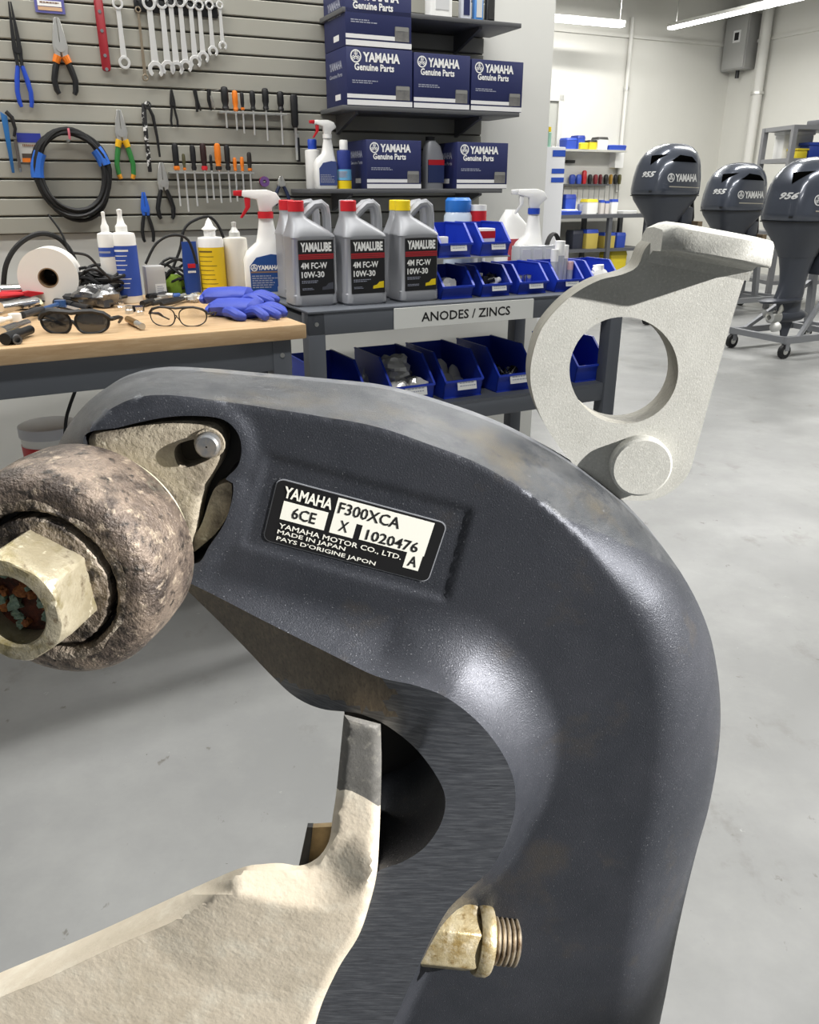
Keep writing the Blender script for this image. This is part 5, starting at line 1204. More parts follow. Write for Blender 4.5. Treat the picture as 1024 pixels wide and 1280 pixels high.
# red folding tool
g, L = wthing('folding_tool', 'dark red folding hand tool with bright rivets', 'tool', 122, -2, 89)
MB().prism(rrect(.026, L, .010), -.008, .002, Matrix.Translation((0, 0, L / 2))).build('handle', mat('handle_red', '#8f1f29', .4), g, bevel=.002)
for k, z in enumerate((.03, .22, .56, .82)): MB().cyl((0, -.0095, L * z), (0, -.008, L * z), .005, n=12).build('rivet', chrome, g)
MB().prism([(-.008, L * .98), (.008, L * .98), (.010, L * 1.06), (-.006, L * 1.10)], -.006, 0).build('blade', satin, g)
# channel-lock pair black with worn white
g, L = wthing('adjustable_pliers', 'black adjustable pliers with worn white head', 'pliers', 181, 127, 215)
worn_w = nodes_mat('worn_black_white', ['#1d1d1e', ('#e4e4e2', 60, .55, .58, None, 'n')], .5)
MB().prism([(-.014, 0), (-.002, 0), (-.001, L * .6), (.002, L * .95), (-.010, L * .98), (-.015, L * .8)], -.005, .002).build('handle', worn_w, g, bevel=.001)
MB().tube([(.010, -.004, L * .92), (.020, -.004, L * .80), (.026, -.004, L * .50), (.028, -.004, L * .22)], [.005, .0055, .0045, .0035], 8).build('handle', black, g)
ring_poly(.006, L * .95, .012, .004, -.008, .002, MB()).build('head', worn_w, g)
# black clips on hooks
for i, (x, yt, yb, lab) in enumerate(((243, 112, 140, 'short black clip on a hook, left of its twin'), (261, 112, 138, 'short black clip with bright jaws, left of the screwdrivers'))):
    g, L = wthing('spring_clip', lab, 'clip', x, yt, yb)
    MB().tube([(0, -.002, L), (.004 * (1 - 2 * i), -.004, L * .5), (.002, -.003, 0)], [.007, .006, .004], 8).build('clip_arm', black, g)
    MB().tube([(.002, -.004, L * .7), (.010, -.004, L * .3), (.014, -.003, .004)], [.005, .004, .003], 8).build('clip_arm', black if i == 0 else satin, g); MB().tube([(0, .004, L * .95), (.012, -.014, L * .92), (.030, -.018, L * .98)], .0012, 6).build('hook_wire', steel, g)
# screwdrivers
def driver(label, px_, pyt, pym, pyb, hm, r, group, ring=None, ly=-.030, tip=.0030):
    x, zt_ = wz(px_, pyt, ly); _, zm = wz(px_, pym, ly); _, zb = wz(px_, pyb, ly)
    g = thing('screwdriver', label, 'screwdriver', WF.W(x, ly, zb), WF.a, group); L = zt_ - zm; h0 = zm - zb
    MB().lathe([(.0003, h0), (r * .7, h0), (r * .95, h0 + L * .10), (r * .72, h0 + L * .22), (r, h0 + L * .40), (r, h0 + L * .85), (r * .8, h0 + L * .96), (r * .4, h0 + L), (.0003, h0 + L)], 14).build('handle', hm, g)
    MB().lathe([(.0003, 0), (tip, .001), (tip, h0)], 8).build('shaft', wm, g)
    if ring is not None: MB().lathe([(r * .85, h0 + .001), (r * 1.02, h0 + L * .08), (r * .9, h0 + L * .16)], 14).build('collar', ring, g)
    return g
bko = mat('grip_black_orange', '#26211e', .45)
GU = 'screwdrivers in the upper rack'; GD = 'screwdrivers in the lower rack'
for (x, yt, ym, yb, m_, r, rg, lab) in ((280, 108, 138, 160, black, .0125, None, 'fat black screwdriver at the left of the upper rack'), (293, 113, 139, 163, orange, .0095, None, 'orange screwdriver in the upper rack'), (302, 115, 138, 167, black, .0065, orange, 'slim dark screwdriver right of the orange one in the upper rack'),
                                        (315, 113, 138, 169, black, .0095, None, 'black screwdriver in the middle of the upper rack'), (331, 110, 138, 176, black, .0115, None, 'thick black screwdriver second from the right in the upper rack'), (350, 114, 139, 181, black, .0115, None, 'long-shafted black screwdriver at the right of the upper rack')):
    driver(lab, x, yt, ym, yb, m_, r, GU, rg)
for (x, yt, ym, yb, m_, r, rg, lab) in ((218, 179, 213, 258, black, .0105, orange, 'black screwdriver with amber collar at the left of the lower rack'), (229, 192, 213, 265, mat('grip_olive', '#4c4a30', .5), .0055, orange, 'thin olive screwdriver second in the lower rack'), (240, 181, 213, 258, black, .0095, None, 'black screwdriver third in the lower rack'),
                                        (253, 179, 213, 254, mat('grip_black_red', '#2a1414', .45), .0105, red, 'black screwdriver with red collar in the lower rack'), (263, 193, 213, 250, black, .0050, None, 'thin black screwdriver right of the red-collared one'), (271, 179, 213, 254, orange, .0110, bko, 'orange and black screwdriver in the lower rack'),
                                        (283, 181, 213, 253, black, .0095, None, 'black screwdriver right of the orange and black one'), (293, 197, 214, 252, orange, .0065, None, 'small orange screwdriver, left of a twin in the lower rack'), (302, 196, 214, 250, orange, .0065, None, 'small orange screwdriver second from the right in the lower rack'), (311, 190, 214, 246, bko, .0080, orange, 'dark screwdriver with orange collar at the right end of the lower rack')):
    driver(lab, x, yt, ym, yb, m_, r, GD, rg)
def tool_rack(label, xa, xb, py_, n):
    x0, z0 = wz(xa, py_, -.03); x1, _ = wz(xb, py_, -.03); g = thing('tool_rack', label, 'rack', WF.W(x0, 0, z0 - .004), WF.a)
    mb = MB(); L = x1 - x0
    mb.box(0, L, -.048, -.041, 0, .005); mb.box(0, L, -.019, -.001, 0, .005); mb.build('rack_rail', satin, g)
    for k in range(n + 1): MB().box(L * k / n - .002, L * k / n + .002, -.041, -.019, 0.0002, .0048).build('rack_divider', satin, g)
tool_rack('upper grey screwdriver rack on the slat wall', 274, 357, 139.5, 7); tool_rack('lower grey screwdriver rack on the slat wall', 212, 316, 215, 10)
g, L = wthing('long_scraper', 'long black-handled scraper beside the shelves', 'scraper', 367, 118, 200, None, -.02)
MB().loft([(0, 0, L * .50, .016, .012, 3), (0, 0, L * .55, .024, .016, 3), (0, 0, L * .96, .026, .016, 3), (0, 0, L, .018, .012, 3)], 16).build('handle', black, g); MB().box(-.003, .005, -.003, .003, 0, L * .5).build('blade', satin, g)
g, L = wthing('black_file', 'black flat file behind the long scraper', 'file', 372, 172, 202, None, -.006); MB().box(-.006, .006, -.003, .002, 0, L).build('file_blade', black, g); MB().box(-.004, .004, -.003, .002, L, L * 1.15).build('tang', steel, g)
# far-left blue bar tool and hook
g, L = wthing('pry_bar', 'blue pry bar with black hook at the left edge', 'bar', 5, 137, 216)
MB().prism([(-.008, 0), (.000, 0), (.006, L * .9), (-.012, L * .97)], -.005, .003).build('bar', mat('bar_blue', '#22609a', .4), g, bevel=.001); MB().tube([(.004, -.004, L * .97), (.018, -.004, L * .88), (.022, -.004, L * .70), (.015, -.004, L * .58)], [.006, .006, .005, .004], 8).build('hook', black, g)
g, L = wthing('bit_strip', 'slim dark bit strip beside the blue pry bar', 'tool', 19, 175, 210); MB().box(-.004, .004, -.005, .002, 0, L).build('strip', mat('strip_dark', '#4f4a48', .5), g); MB().cyl((0, -.002, 0), (0, -.002, -.012), .003).build('bit', steel, g)
g, L = wthing('tape_spool', 'purple and red tape spool hooked above the spray bottle', 'spool', 329, 217, 237); MB().lathe([(.006, -.006), (.017, -.006), (.017, .006), (.006, .006), (.006, -.006)], 20, Matrix.Translation((0, -.008, L * .5)) @ Matrix.Rotation(PI / 2, 4, 'X')).build('tape', mat('tape_purple', '#6d4a86', .5), g); MB().lathe([(.0172, -.003), (.0172, .003)], 20, Matrix.Translation((0, -.008, L * .5)) @ Matrix.Rotation(PI / 2, 4, 'X')).build('stripe', red, g)
# cable coil -----------------------------------------------------------------
cx, cz = wz(92, 222, -.03); rx = wz(140, 222, -.03)[0] - cx; rzz = wz(92, 163, -.03)[1] - cz
g = thing('hose_coil', 'big black cable coil with blue tape bands hanging on the slat wall', 'cable', WF.W(cx, -.03, cz), WF.a)
rr = random.Random(9)
for k in range(12):
    fx = rr.uniform(.78, 1.0); fz = rr.uniform(.84, .98); oy = rr.uniform(-.012, .014); dz = (1 - fz) * rzz
    MB().tube([((rx * fx) * math.cos(a), oy + .003 * math.sin(3 * a + k), dz * (1 if k % 3 else .6) * 1.0 + rzz * fz * math.sin(a) + .004 * math.sin(2 * a + k)) for a in [2 * PI * i / 36 for i in range(36)]], .0062, 7, True).build('cable_loop', rubber, g)
for a0, a1 in ((.30, .72), (2.55, 3.15)):
    MB().tube([(rx * .90 * math.cos(a), 0, rzz * .93 * math.sin(a)) for a in [a0 + (a1 - a0) * i / 6 for i in range(7)]], .019, 10).build('blue_tape', mat('tape_blue', '#2c67c4', .5), g)
MB().tube([(0.004, -.018, rzz * 1.03), (.004, -.022, rzz * .92), (.004, -.016, rzz * .80)], .0035, 6).build('pink_tie', mat('tie_pink', '#c86a78', .5), g)
MB().cyl((0, .03, rzz * .78), (0, -.03, rzz * .78), .004).build('hook', steel, g)
# ---------------------------------------------------------------- more clutter on the back of the bench
g = thing('cable_heap', 'low tangle of black cable between the paper roll and the blue bottle', 'cable', bl(112, 350))
rr = random.Random(21)
for k in range(8):
    a0 = rr.uniform(0, 6); R_ = rr.uniform(.03, .055); zc = .008 + .011 * k
    MB().tube([(R_ * 1.2 * math.cos(a0 + 2 * PI * i / 18), R_ * .7 * math.sin(a0 + 2 * PI * i / 18), max(.006, zc + .016 * math.sin(2 * PI * i / 18 * 2 + k))) for i in range(18)], .0045, 6, True).build('cable_loop', rubber, g)
g = thing('cable_heap', 'black cable tangle behind the grey carton', 'cable', bl(215, 350) + Vector((0, .06, 0)))
for k in range(7):
    a0 = rr.uniform(0, 6); R_ = rr.uniform(.03, .05); zc = .01 + .014 * k
    MB().tube([(R_ * 1.3 * math.cos(a0 + 2 * PI * i / 18), R_ * .6 * math.sin(a0 + 2 * PI * i / 18), max(.006, zc + .02 * math.sin(2 * PI * i / 18 * 2 + k))) for i in range(18)], .0042, 6, True).build('cable_loop', rubber, g)
tool_at('open_wrench', 'chrome wrench lying behind the sunglasses', 'wrench', (78, 384), (128, 396), .008, ratchet(chrome, chrome))
tool_at('pen_torch', 'slim silver torch behind the dark ratchet', 'torch', (0, 384), (46, 376), .034, sock())
tool_at('hose_stub', 'black hose stub in front of the foil bag', 'hose', (70, 372), (112, 386), .012, sock(1, black))
tool_at('steel_punch', 'short steel punch beside the small carton', 'punch', (178, 380), (206, 372), .010, ratchet(satin, black))
tool_at('dark_pliers', 'dark pliers among the clutter behind the clear glasses', 'pliers', (196, 380), (246, 369), .012, cutter(black, satin))
lump('clear_bag', 'crumpled clear bag beside the yellow-labelled bottle', 'bag', bl(243, 378), .020, .016, .012, film, 101, .3)
lump('rubber_bung', 'black rubber bung beside the small carton', 'bung', bl(192, 366), .022, .016, .012, black, 102, .15)
g = thing('pipe_clamp', 'chrome pipe clamp behind the blue-handled pliers', 'clamp', bl(8, 366) + Vector((0, .04, 0)), .4); MB().cyl((-.03, 0, .05), (.03, 0, .05), .014, n=16).build('clamp_barrel', chrome, g); MB().box(-.02, .02, -.012, .012, 0, .05).build('clamp_jaw', mat('tool_grey', '#3f4247', .5), g, bevel=.003)
# ================================================================== far end of the hall
def light_strip(label, a, b, z):
    pa = on_z(*a, z); pb = on_z(*b, z); d = pb - pa; L = d.length
    g = thing('strip_light', label, 'ceiling light', pa, math.atan2(d.y, d.x))
    MB().box(0, L, -.05, .05, .0, .03).build('diffuser', mat('led_diffuser', '#ffffff', .5, emit=9.0), g); MB().box(-.01, L + .01, -.055, .055, .03, .07).build('housing', satin, g)
    for t in (.04, .96): MB().cyl((L * t, 0, .07), (L * t, 0, 4.0 - z), .006, n=6).build('suspension_wire', steel, g)
light_strip('short white strip light hanging near the white partition end', (687, 26), (778, 34), 3.2)
light_strip('long white strip light running toward the upper right corner', (838, 37), (1060, -14), 3.3)
# wall runs: conduits, panel
def wall_pipe(label, px_, ya, yb, r, wall):
    # wall 'right': plane local x = -r ; 'back': plane local y = -r
    g = None; zz = []
    for py_ in (ya, yb):
        d = ray(px_ if py_ == ya else px_, py_)
        zz.append(py_)
    if wall == 'back':
        x, _ = RF.hit(px_, yb, -r); z1 = RF.hit(px_, ya, -r)[1]; z0 = max(RF.hit(px_, yb, -r)[1], .3); pos = RF.W(x, -r * 1.4, z0)
    else:
        d = ray(px_, yb); t = (RF.o.dot(RF.e1) - r) / d.dot(RF.e1); p = Vector((0, 0, H)) + d * t; d2 = ray(px_, ya); t2 = (RF.o.dot(RF.e1) - r) / d2.dot(RF.e1)
        z0 = max(p.z, .3); z1 = H + d2.z * t2; pos = Vector((p.x, p.y, z0)) - RF.e1 * r * .5
    z1 = min(z1, 3.99)
    g = thing('conduit', label, 'pipe', pos, RF.a)
    MB().cyl((0, 0, 0), (0, 0, z1 - z0), r, n=12).build('pipe', mat('conduit_white', '#cfcec8', .5), g)
    for t in (.2, .6): MB().cyl((0, 0, (z1 - z0) * t), (0, 0, (z1 - z0) * t + .04), r * 1.3, n=12).build('clip', satin, g)
wall_pipe('thin white conduit on the back wall above the far tool shelf', 771, 20, 240, .03, 'back')
wall_pipe('thick white conduit on the right wall beside the electrical box', 918, -20, 330, .07, 'right')
wall_pipe('thin conduit left of the thick one on the right wall', 912, -20, 330, .03, 'right')
def rw(px_, py_, lx=0.0):
    d = ray(px_, py_); t = (RF.o.dot(RF.e1) + lx) / d.dot(RF.e1); p = Vector((0, 0, H)) + d * t - RF.o
    return p.dot(RF.e2), p.z
ya, za = rw(912, 88, -.24); yb, zb_ = rw(892, 26, -.24); ym_ = min(0, -.04 - yb); ya += ym_; yb += ym_; EH = zb_ - za; EW = yb - ya; print('panel', ya, za, yb, zb_)
ep = thing('electrical_box', 'grey electrical box high up in the far corner', 'electrical box', RF.W(-.002, (ya + yb) / 2, za), RF.a)
pbx = mat('panel_grey', '#9a9a97', .5)
MB().box(-.22, .0, -EW / 2, EW / 2, 0, EH).build('box_body', pbx, ep, bevel=.01); MB().box(-.235, -.221, -EW / 2 + .02, EW / 2 - .02, .02, EH - .02).build('box_door', mat('panel_door', '#a9a9a6', .5), ep, bevel=.005)
MB().box(-.240, -.236, -.10, .04, EH * .5, EH * .72).build('label_card', card, ep); MB().box(-.244, -.241, -.07, .01, EH * .54, EH * .68).build('label_print', ink, ep)
MB().cyl((-.1, 0, -.10), (-.1, 0, 0), .03).build('cable_gland', black, ep)
# far workbench with back shelf ------------------------------------------------
def rz_(px_, py_, ly): return RF.hit(px_, py_, ly)
ZF = .86
x0 = rz_(683, 268, -.7)[0]; x1 = rz_(812, 268, -.7)[0]
fz = RF.hit(745, 268, -.7)[1]
fb = thing('far_workbench', 'dark workbench against the far wall', 'workbench', RF.W(0, 0, 0), RF.a)
dkf = mat('far_bench_dark', '#4c4e53', .5)
MB().box(x0, x1, -.75, -.06, fz - .05, fz).build('worktop', dkf, fb); MB().box(x0, x1, -.72, -.10, fz * .42, fz * .42 + .04).build('lower_shelf', dkf, fb)
for x in (x0 + .02, (x0 + x1) * .5 + .15, x1 - .08):
    for y in (-.74, -.14): MB().box(x, x + .06, y, y + .06, 0, fz - .05).build('leg', dkf, fb)
fx0, fs_z = rz_(707, 186, -.35); fx1, _ = rz_(784, 187, -.35)
fsx = thing('far_tool_shelf', 'pale tool panel with shelf above the far workbench', 'tool panel', RF.W(fx0, 0, 0), RF.a); FW = fx1 - fx0
MB().box(0, FW, -.36, -.02, fs_z - .03, fs_z).build('shelf_board', satin, fsx); MB().box(0, FW * 1.04, -.02, -.003, fz, fs_z + .05).build('pegboard', mat('pegboard_white', '#cfcec8', .7), fsx)
zrk = rz_(740, 230, -.1)[1]; MB().box(FW * .05, FW * .92, -.12, -.02, zrk - .02, zrk).build('rack_rail', dkf, fsx)
MB().box(FW * .96, FW * 1.10, -.16, -.02, rz_(780, 210, -.1)[1], rz_(780, 189, -.1)[1]).build('cabinet', white, fsx)
def far_box(label, px0, px1, py0, base_z, ly, m, name='far_box', cat='box', lidm=None, d_=.2):
    a, zt_ = rz_(px0, py0, ly); b, _ = rz_(px1, py0, ly); g = thing(name, label, cat, RF.W((a + b) / 2, ly, base_z), RF.a); w_ = b - a; h_ = max(zt_ - base_z, .04)
    MB().loft([(0, d_ / 2, 0, w_ * .94, d_ * .94, 8), (0, d_ / 2, h_ * .8, w_, d_, 8)], 16).build('box_body', m, g)
    MB().loft([(0, d_ / 2, h_ * .8, w_ * 1.03, d_ * 1.03, 8), (0, d_ / 2, h_, w_ * .9, d_ * .9, 8)], 16).build('lid', lidm or m, g); return g
by = mat('far_blue', '#2b49ac', .45); yy = mat('far_yellow', '#dcc72c', .5)
far_box('blue box at the left of the far tool shelf', 709, 723, 172, fs_z, -.33, by); far_box('tall blue box second on the far tool shelf', 723, 733, 169, fs_z, -.33, by, lidm=mat('far_blue_dk', '#1f358a', .5)); far_box('low yellow box left of the centre on the far tool shelf', 726, 736, 178, fs_z, -.37, yy, d_=.1); far_box('yellow box in the middle of the far tool shelf', 738, 748, 175, fs_z, -.33, yy, lidm=black)
far_box('white jar with dark lid on the far tool shelf', 749, 762, 171, fs_z, -.33, white, lidm=mat('far_dark', '#3a3a38', .6)); far_box('flat blue tray at the right end of the far tool shelf', 763, 785, 181, fs_z, -.35, by)
for i, (x, w_, m_, lab) in enumerate(((716, 8, by, 'blue power tool at the left of the far rack'), (724, 7, mat('far_blue2', '#3b5cc4', .4), 'second blue tool on the far rack'), (731, 6, red, 'bright red tool on the far rack'), (738, 5, black, 'black tool right of the bright red one'), (745, 5, mat('far_dred', '#8c2530', .5), 'dark red tool on the far rack'), (751, 4, mat('far_dred2', '#6b2028', .5), 'small dark red tool on the far rack'), (758, 5, black, 'black tool in the right half of the far rack'), (764, 4, mat('far_amber', '#a8802a', .5), 'amber-handled tool on the far rack'), (770, 5, black, 'black tool second from the right on the far rack'), (775, 4, mat('far_olive', '#57532a', .5), 'olive tool at the right end of the far rack'))):
    a, zt_ = rz_(x, 213 if i == 2 else 218, -.08); s_ = w_ * .0058
    g = thing('hand_tool', lab, 'hand tool', RF.W(a, -.08, zrk), RF.a, 'tools on the far rack'); hh = zt_ - zrk
    MB().loft([(0, 0, 0, s_ * 1.6, .05, 3), (0, 0, hh * .5, s_ * 2.2, .06, 3), (0, 0, hh * .9, s_ * 1.9, .05, 3), (0, 0, hh, s_ * 1.0, .03, 3)], 12).build('handle', m_, g); MB().cyl((0, 0, -.22 - .02 * (i % 3)), (0, 0, 0), .008, n=6).build('shaft', steel, g)
far_box('black power tool hung under the far tool shelf', 709, 720, 200, zrk + .28, -.09, black, 'power_tool', 'power tool', d_=.07)
far_box('narrow yellow level hung under the far tool shelf', 766, 771, 191, zrk + .22, -.06, yy, 'spirit_level', 'level', d_=.03)
far_box('tall dark grey case on the far workbench', 697, 706, 232, fz, -.45, mat('far_case', '#2d3140', .5)); far_box('upper blue bin stack beside the grey case', 708, 722, 243, fz, -.45, by, lidm=mat('far_blue_dk', '#1f358a', .5)); far_box('flat blue tray at the front of the far workbench', 690, 729, 268 - 4, fz, -.72, by)
far_box('white paper box on the far workbench', 709, 724, 262, fz, -.62, white); far_box('small grey can on the far workbench', 725, 729, 255, fz, -.5, mat('far_can', '#8f93a5', .4), d_=.06); far_box('bright yellow and white box on the far workbench', 735, 749, 249, fz, -.5, white, lidm=yy); far_box('blue-topped bottle right of the yellow box', 752, 757, 250, fz, -.5, mat('far_clear', '#cfc9c4', .4), lidm=by, d_=.07); far_box('second blue-topped bottle right of the yellow box', 758, 763, 251, fz, -.5, mat('far_clear', '#cfc9c4', .4), lidm=by, d_=.07); far_box('white bottle with big blue top on the far workbench', 766, 774, 249, fz, -.5, white, lidm=by, d_=.09); far_box('flat white papers at the right end of the far workbench', 779, 798, 264, fz, -.6, white)
zl = fz * .42 + .04
far_box('dark box on the far lower shelf', 717, 731, 288, zl, -.55, mat('far_case', '#2d3140', .5)); far_box('blue case with yellow base on the far lower shelf', 734, 750, 287, zl, -.6, mat('far_sand', '#c9b458', .5), lidm=by); far_box('second yellow-based blue case on the far lower shelf', 756, 771, 291, zl, -.6, mat('far_sand', '#c9b458', .5), lidm=by); far_box('plain blue tray on the far lower shelf', 772, 784, 291, zl, -.6, by)
far_box('yellow crate on the floor under the far workbench', 764, 786, 313, .0, -.6, yy, lidm=mat('far_yel2', '#b9a92c', .5), d_=.3)
# banner display and bottle stand near the partition end
p = on_z(692, 330, 0); 
dp = thing('display_stand', 'white display stand with blue marks beside the partition end', 'display', (P(692, 235, 6.0).x, 6.0, 0), math.radians(10))
zt_ = P(690, 184, 6.0).z; ww = .115
MB().box(-ww, ww * .5, -.04, .04, 0, zt_).build('stand_body', mat('stand_white', '#e6e7ea', .5), dp, bevel=.006)
for k, (za, zb_) in enumerate(((188, 196), (211, 217), (222, 228))):
    MB().box(-ww * .3, ww * .48, -.043, -.0405, P(690, zb_, 6.0).z, P(690, za, 6.0).z).build('blue_mark', mat('mark_blue', '#2a55c0', .5), dp)
MB().box(-ww * 1.3, ww * .8, -.12, .12, 0, .02).build('foot', satin, dp)
q = thing('yellow_top_bottle', 'green bottle with yellow cap on the display stand', 'bottle', (P(685, 184, 6.0).x, 6.0, zt_)); MB().lathe([(.0003, 0), (.02, 0), (.02, .09), (.010, .10)], 14).build('bottle_body', mat('mint', '#9cc9b4', .4), q); MB().lathe([(.016, .095), (.016, .125), (.0003, .125)], 14).build('cap', yellow, q)
# ================================================================== steel rack on the right
rk = thing('steel_rack', 'grey steel storage rack behind the outboard motors at the right', 'rack', (0, 0, 0)); rk.location = (0, 0, 0)
ra = P(994, 160, 9.0); RKa = math.radians(25); zt_ = P(966, 156, 9.0).z
rk.location = (ra.x, 9.0, 0); rk.rotation_euler = (0, 0, math.radians(8))
rkm = mat('rack_grey', '#86878a', .45, .3)
for x in (0, 1.5):
    for y in (0, .55): MB().box(x - .025, x + .025, y - .025, y + .025, 0, zt_).build('post', rkm, rk)
rkz = [zt_ - .04, P(966, 203, 9.0).z, .75, .25]
for z in rkz: MB().box(-.02, 1.52, -.02, .57, z, z + .04).build('rack_shelf', rkm, rk)
for i, (x, y, w_, h_, m_, lab) in enumerate(((.22, .15, .12, .10, yy, 'yellow case on the rack shelf'), (.40, .15, .22, .16, by, 'blue bin on the rack shelf'), (.68, .12, .24, .20, mat('far_navy', '#27305f', .5), 'dark navy bin on the rack shelf'), (.28, .35, .34, .30, white, 'white carton at the back of the rack shelf'), (.98, .15, .2, .24, by, 'second blue bin on the rack shelf, at the frame edge'))):
    g = thing('rack_bin', lab, 'bin', rk.matrix_basis @ Vector((x, y, rkz[1] + .04)), rk.rotation_euler.z); MB().box(-w_ / 2, w_ / 2, 0, .18, 0, h_ * .8).build('bin_body', m_, g, bevel=.01); MB().box(-w_ / 2 - .01, w_ / 2 + .01, -.01, .19, h_ * .8, h_).build('bin_rim', m_, g, bevel=.005)
g = thing('dark_case', 'flat dark case on top of the steel rack', 'case', rk.matrix_basis @ Vector((.75, .25, zt_)), rk.rotation_euler.z); MB().box(-.35, .35, -.2, .2, 0, .07).build('case_body', mat('case_dark', '#4a4b4f', .5), g, bevel=.01); MB().tube([(-.18, -.1, .07), (-.16, -.1, .15), (-.05, -.1, .15), (-.03, -.1, .07)], .008, 6).build('handle', steel, g)
# ================================================================== outboard motors on trolleys
cowl_m = mat('cowl_blue_grey', '#4b505b', .22, .35, coat=.6, var=(2, .4), hex2='#434853')
leg_m = mat('leg_blue_grey', '#3b3f48', .38, .2, coat=.2)
ventm = mat('vent_black', '#050505', 1.0, spec=0.0)
silver = mat('decal_silver', '#d7d8d8', .35, .3); goldline = mat('decal_gold', '#a9a59a', .35, .4)
def outboard(label, loc, rz, S, num):
    g = thing('outboard_motor', label, 'outboard motor', loc, rz, 'outboard motors on trolleys')
    def L(secs): return [(a * S, b * S, z * S, w_ * S, d_ * S, p_) for a, b, z, w_, d_, p_ in secs]
    c = MB().loft(L([(0, 0, .900, .43, .56, 3.4), (0, 0, .912, .455, .60, 3.6), (0, 0, .96, .46, .61, 3.6), (0, .005, 1.06, .45, .60, 3.5), (0, .012, 1.16, .43, .575, 3.3), (0, .02, 1.22, .405, .54, 3.1), (0, .03, 1.275, .36, .48, 2.8), (0, .04, 1.32, .28, .38, 2.5), (0, .05, 1.345, .18, .25, 2.3), (0, .05, 1.355, .06, .10, 2)]), 56).build('cowl', cowl_m, g, sharp=60)
    bv = bvh_of([c])
    MB().loft(L([(0, 0, .640, .21, .30, 2.6), (0, 0, .70, .25, .36, 2.6), (0, 0, .78, .33, .46, 3), (0, 0, .86, .415, .555, 3.4), (0, 0, .892, .435, .575, 3.5), (0, 0, .902, .435, .575, 3.5)]), 48).build('lower_cowl', leg_m, g)
    MB().loft(L([(0, 0, .897, .462, .607, 3.6), (0, 0, .906, .462, .607, 3.6)]), 48).build('seam', black, g)
    lg = MB().loft(L([(0, -.02, .325, .10, .30, 2.4), (0, -.01, .36, .105, .29, 2.4), (0, 0, .45, .12, .25, 2.4), (0, 0, .55, .16, .26, 2.5), (0, 0, .66, .215, .30, 2.6)]), 36).build('mid_section', leg_m, g)
    MB().loft(L([(0, -.10, .300, .14, .42, 2.2), (0, -.10, .318, .17, .46, 2.2), (0, -.08, .330, .10, .36, 2.2)]), 36).build('ventilation_plate', leg_m, g)
    MB().loft(L([(0, .01, .20, .085, .24, 2.3), (0, 0, .30, .075, .27, 2.3)]), 30).build('lower_leg', leg_m, g)
    Mx = Matrix(((1, 0, 0, 0), (0, 0, -1, 0), (0, 1, 0, .185 * S), (0, 0, 0, 1)))
    MB().lathe([(.001, -.24 * S), (.018 * S, -.22 * S), (.042 * S, -.15 * S), (.052 * S, -.05 * S), (.050 * S, .06 * S), (.046 * S, .10 * S), (.001, .10 * S)], 24, Mx).build('gearcase', leg_m, g)
    MB().prism([(.075 * S, .16 * S), (-.07 * S, .16 * S), (-.02 * S, 0), (.03 * S, .0)], -.008 * S, .008 * S, Matrix(((0, 1, 0, 0), (1, 0, 0, 0), (0, 0, 1, 0), (0, 0, 0, 1)))).build('skeg', leg_m, g)
    pr = MB().lathe([(.012 * S, .17 * S), (.03 * S, .165 * S), (.042 * S, .10 * S), (.046 * S, .10 * S), (.044 * S, .19 * S), (.02 * S, .20 * S), (.012 * S, .17 * S)], 20, Mx).build('propeller', satin, g)
    for k in range(3):
        a = 2 * PI * k / 3 + .9; vs = []; nn = 8
        for j in range(5):
            r = (.040 + .075 * j / 4) * S; wdt = (.35 + .55 * math.sin(PI * (.15 + .75 * j / 4)))
            for i in range(nn):
                t = (i / (nn - 1) - .5) * wdt; vs.append((r * math.cos(a + t), (-.14 + .045 * t * 1.2) * S, .185 * S + r * math.sin(a + t)))
        fs = [(j * nn + i, j * nn + i + 1, (j + 1) * nn + i + 1, (j + 1) * nn + i) for j in range(4) for i in range(nn - 1)]
        vs2 = [(x, y - .006 * S, z) for x, y, z in vs]; n0 = len(vs); fs += [tuple(n0 + q for q in f[::-1]) for f in fs]
        MB().add(vs + vs2, fs).build('blade', satin, pr)
    # clamp and tilt unit at the front
    MB().box(-.10 * S, .10 * S, .16 * S, .30 * S, .50 * S, .80 * S).build('mount_bracket', leg_m, g, bevel=.02 * S)
    for s in (-1, 1): MB().tube([(s * .06 * S, .30 * S, .85 * S), (s * .05 * S, .34 * S, .70 * S), (s * .05 * S, .28 * S, .5 * S)], .018 * S, 8).build('hose', rubber, g)
    # vents, logos
    px_ = projector(bv, (-1, 0, 0), .003); pn = projector(bv, (-.35, .94, 0), .003)
    def decal_poly(name, pts, m, pf, M):
        # fine fan so that the print follows the cowl
        pts = [Vector(q) for q in pts]; mb = MB(); n = 8
        a, b, c_, d_ = pts; vs = []
        for i in range(n + 1):
            for j in range(n + 1):
                u, v = i / n, j / n; vs.append(pf(M @ ((a * (1 - u) + b * u) * (1 - v) + (d_ * (1 - u) + c_ * u) * v)))
        mb.add(vs, [(i * (n + 1) + j, (i + 1) * (n + 1) + j, (i + 1) * (n + 1) + j + 1, i * (n + 1) + j + 1) for i in range(n) for j in range(n)]); mb.build(name, m, g)
    Ms = Matrix(((0, -1, 0, .5 * S), (1, 0, 0, 0), (0, 0, 1, 0), (0, 0, 0, 1)))       # text x -> +y, faces +x
    txt('YAMAHA', g, .035 * S, 1.055 * S, .27 * S, .066 * S, 0, silver, .05, M=Ms, project=px_); emblem(g, -.145 * S, 1.055 * S, .038 * S, 0, silver, px_, Ms)
    decal_poly('gold_stripe', [(-.16 * S, 0, .975 * S), (.26 * S, 0, .965 * S), (.26 * S, 0, .972 * S), (-.16 * S, 0, .985 * S)], goldline, px_, Ms)
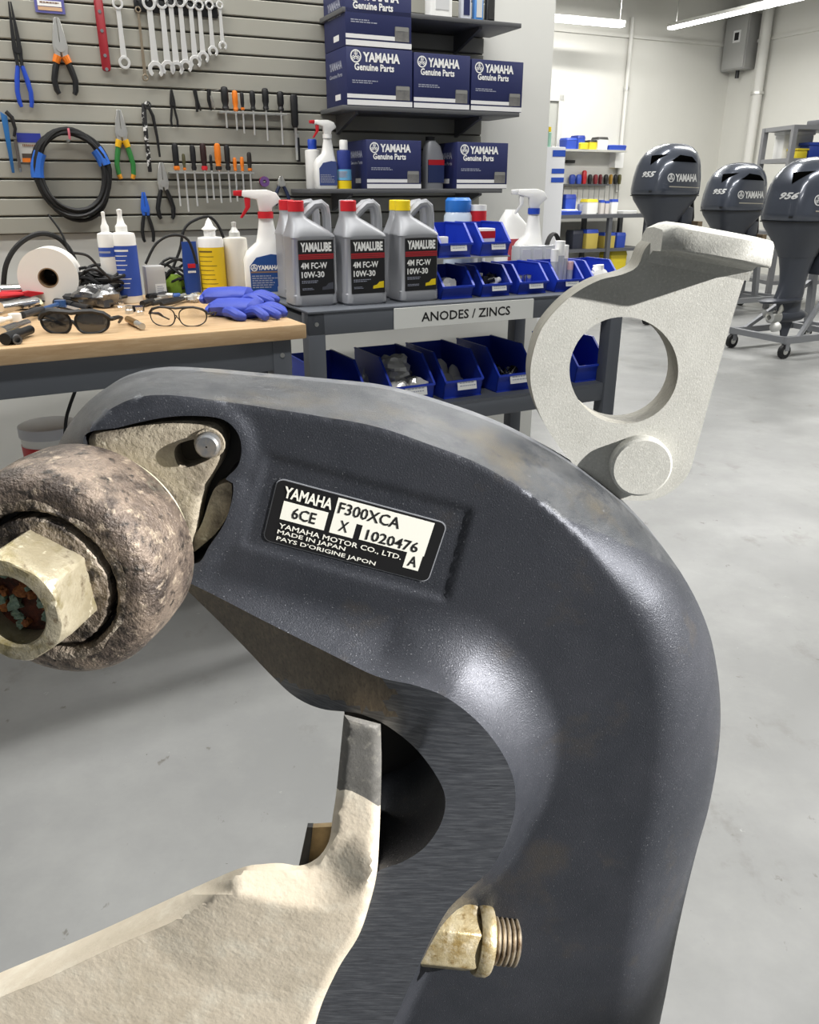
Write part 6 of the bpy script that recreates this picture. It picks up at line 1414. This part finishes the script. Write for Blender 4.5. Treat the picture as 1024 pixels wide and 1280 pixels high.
    decal_poly('side_vent', [(-.15 * S, 0, 1.195 * S), (.16 * S, 0, 1.185 * S), (.10 * S, 0, 1.235 * S), (-.04 * S, 0, 1.250 * S)], ventm, px_, Ms)
    Mc = Matrix.Rotation(math.atan2(.35, .94) - 0, 4, 'Z') @ Matrix.Translation((0, -.6 * S, 0))
    txt(num, g, -.03 * S, 1.085 * S, .15 * S, .050 * S, 0, silver, .04, .35, M=Mc, project=pn)
    decal_poly('rear_vent', [(-.05 * S, 0, 1.245 * S), (-.03 * S, 0, 1.165 * S), (-.01 * S, 0, 1.18 * S), (.10 * S, 0, 1.255 * S)], ventm, pn, Mc)
    decal_poly('rear_port', [(.0 * S, 0, .93 * S), (.03 * S, 0, .93 * S), (.03 * S, 0, .945 * S), (.0 * S, 0, .945 * S)], black, pn, Mc)
    return g
tm = mat('trolley_grey', '#8b8d91', .4, .4)
def trolley(label, loc, rz, S, top):
    g = thing('motor_trolley', label, 'trolley', loc, rz, 'grey tube trolleys under the motors')
    for s in (-1, 1):
        MB().bar((s * .26 * S, -.30 * S, .14), (s * .26 * S, .62 * S, .14), .05, .05).build('base_rail', tm, g)
        MB().bar((s * .10 * S, .40 * S, .14), (s * .10 * S, .34 * S, top), .05, .05, (1, 0, 0)).build('upright', tm, g)
        MB().bar((s * .10 * S, .36 * S, top * .75), (s * .26 * S, -.15 * S, .15), .03, .03, (1, 0, 0)).build('brace', tm, g)
        for y in (-.28 * S, .60 * S):
            w_ = MB().cyl((s * .26 * S - .015, y, .055), (s * .26 * S + .015, y, .055), .055, n=18).build('caster_wheel', rubber, g)
            MB().cyl((s * .26 * S - .018, y, .055), (s * .26 * S + .018, y, .055), .025, n=12).build('hub', satin, w_); MB().box(s * .26 * S - .022, s * .26 * S + .022, y - .012, y + .03, .06, .118).build('fork', tm, w_)
    for y in (-.28, .40, .60): MB().bar((-.26 * S, y * S, .14), (.26 * S, y * S, .14), .045, .045).build('cross_rail', tm, g)
    MB().bar((-.16 * S, .34 * S, top), (.16 * S, .34 * S, top), .06, .10).build('mount_plank', mat('plank_wood', '#7a6a54', .7), g)
RO = math.radians(-64)
for lab, tl, px_, py_t, Yd, dz, num in (('outboard motor leftmost of the three, YAMAHA on its side', 'grey trolley under the leftmost outboard motor', 838, 179, 8.2, 1.0, '955'), ('outboard motor in the middle, partly hidden by the right one', 'grey trolley under the middle outboard motor', 924, 203, 8.75, 1.0, '955'), ('outboard motor nearest the right edge, propeller visible', 'grey trolley with casters under the right outboard motor', 1018, 196, 6.55, 1.0, '956')):
    top = P(px_, py_t, Yd); S = 1.0
    loc = Vector((top.x, Yd, top.z - 1.355 * S))
    outboard(lab, loc, RO, S, num); trolley(tl, (loc.x, loc.y, 0), RO, S, loc.z + .62)
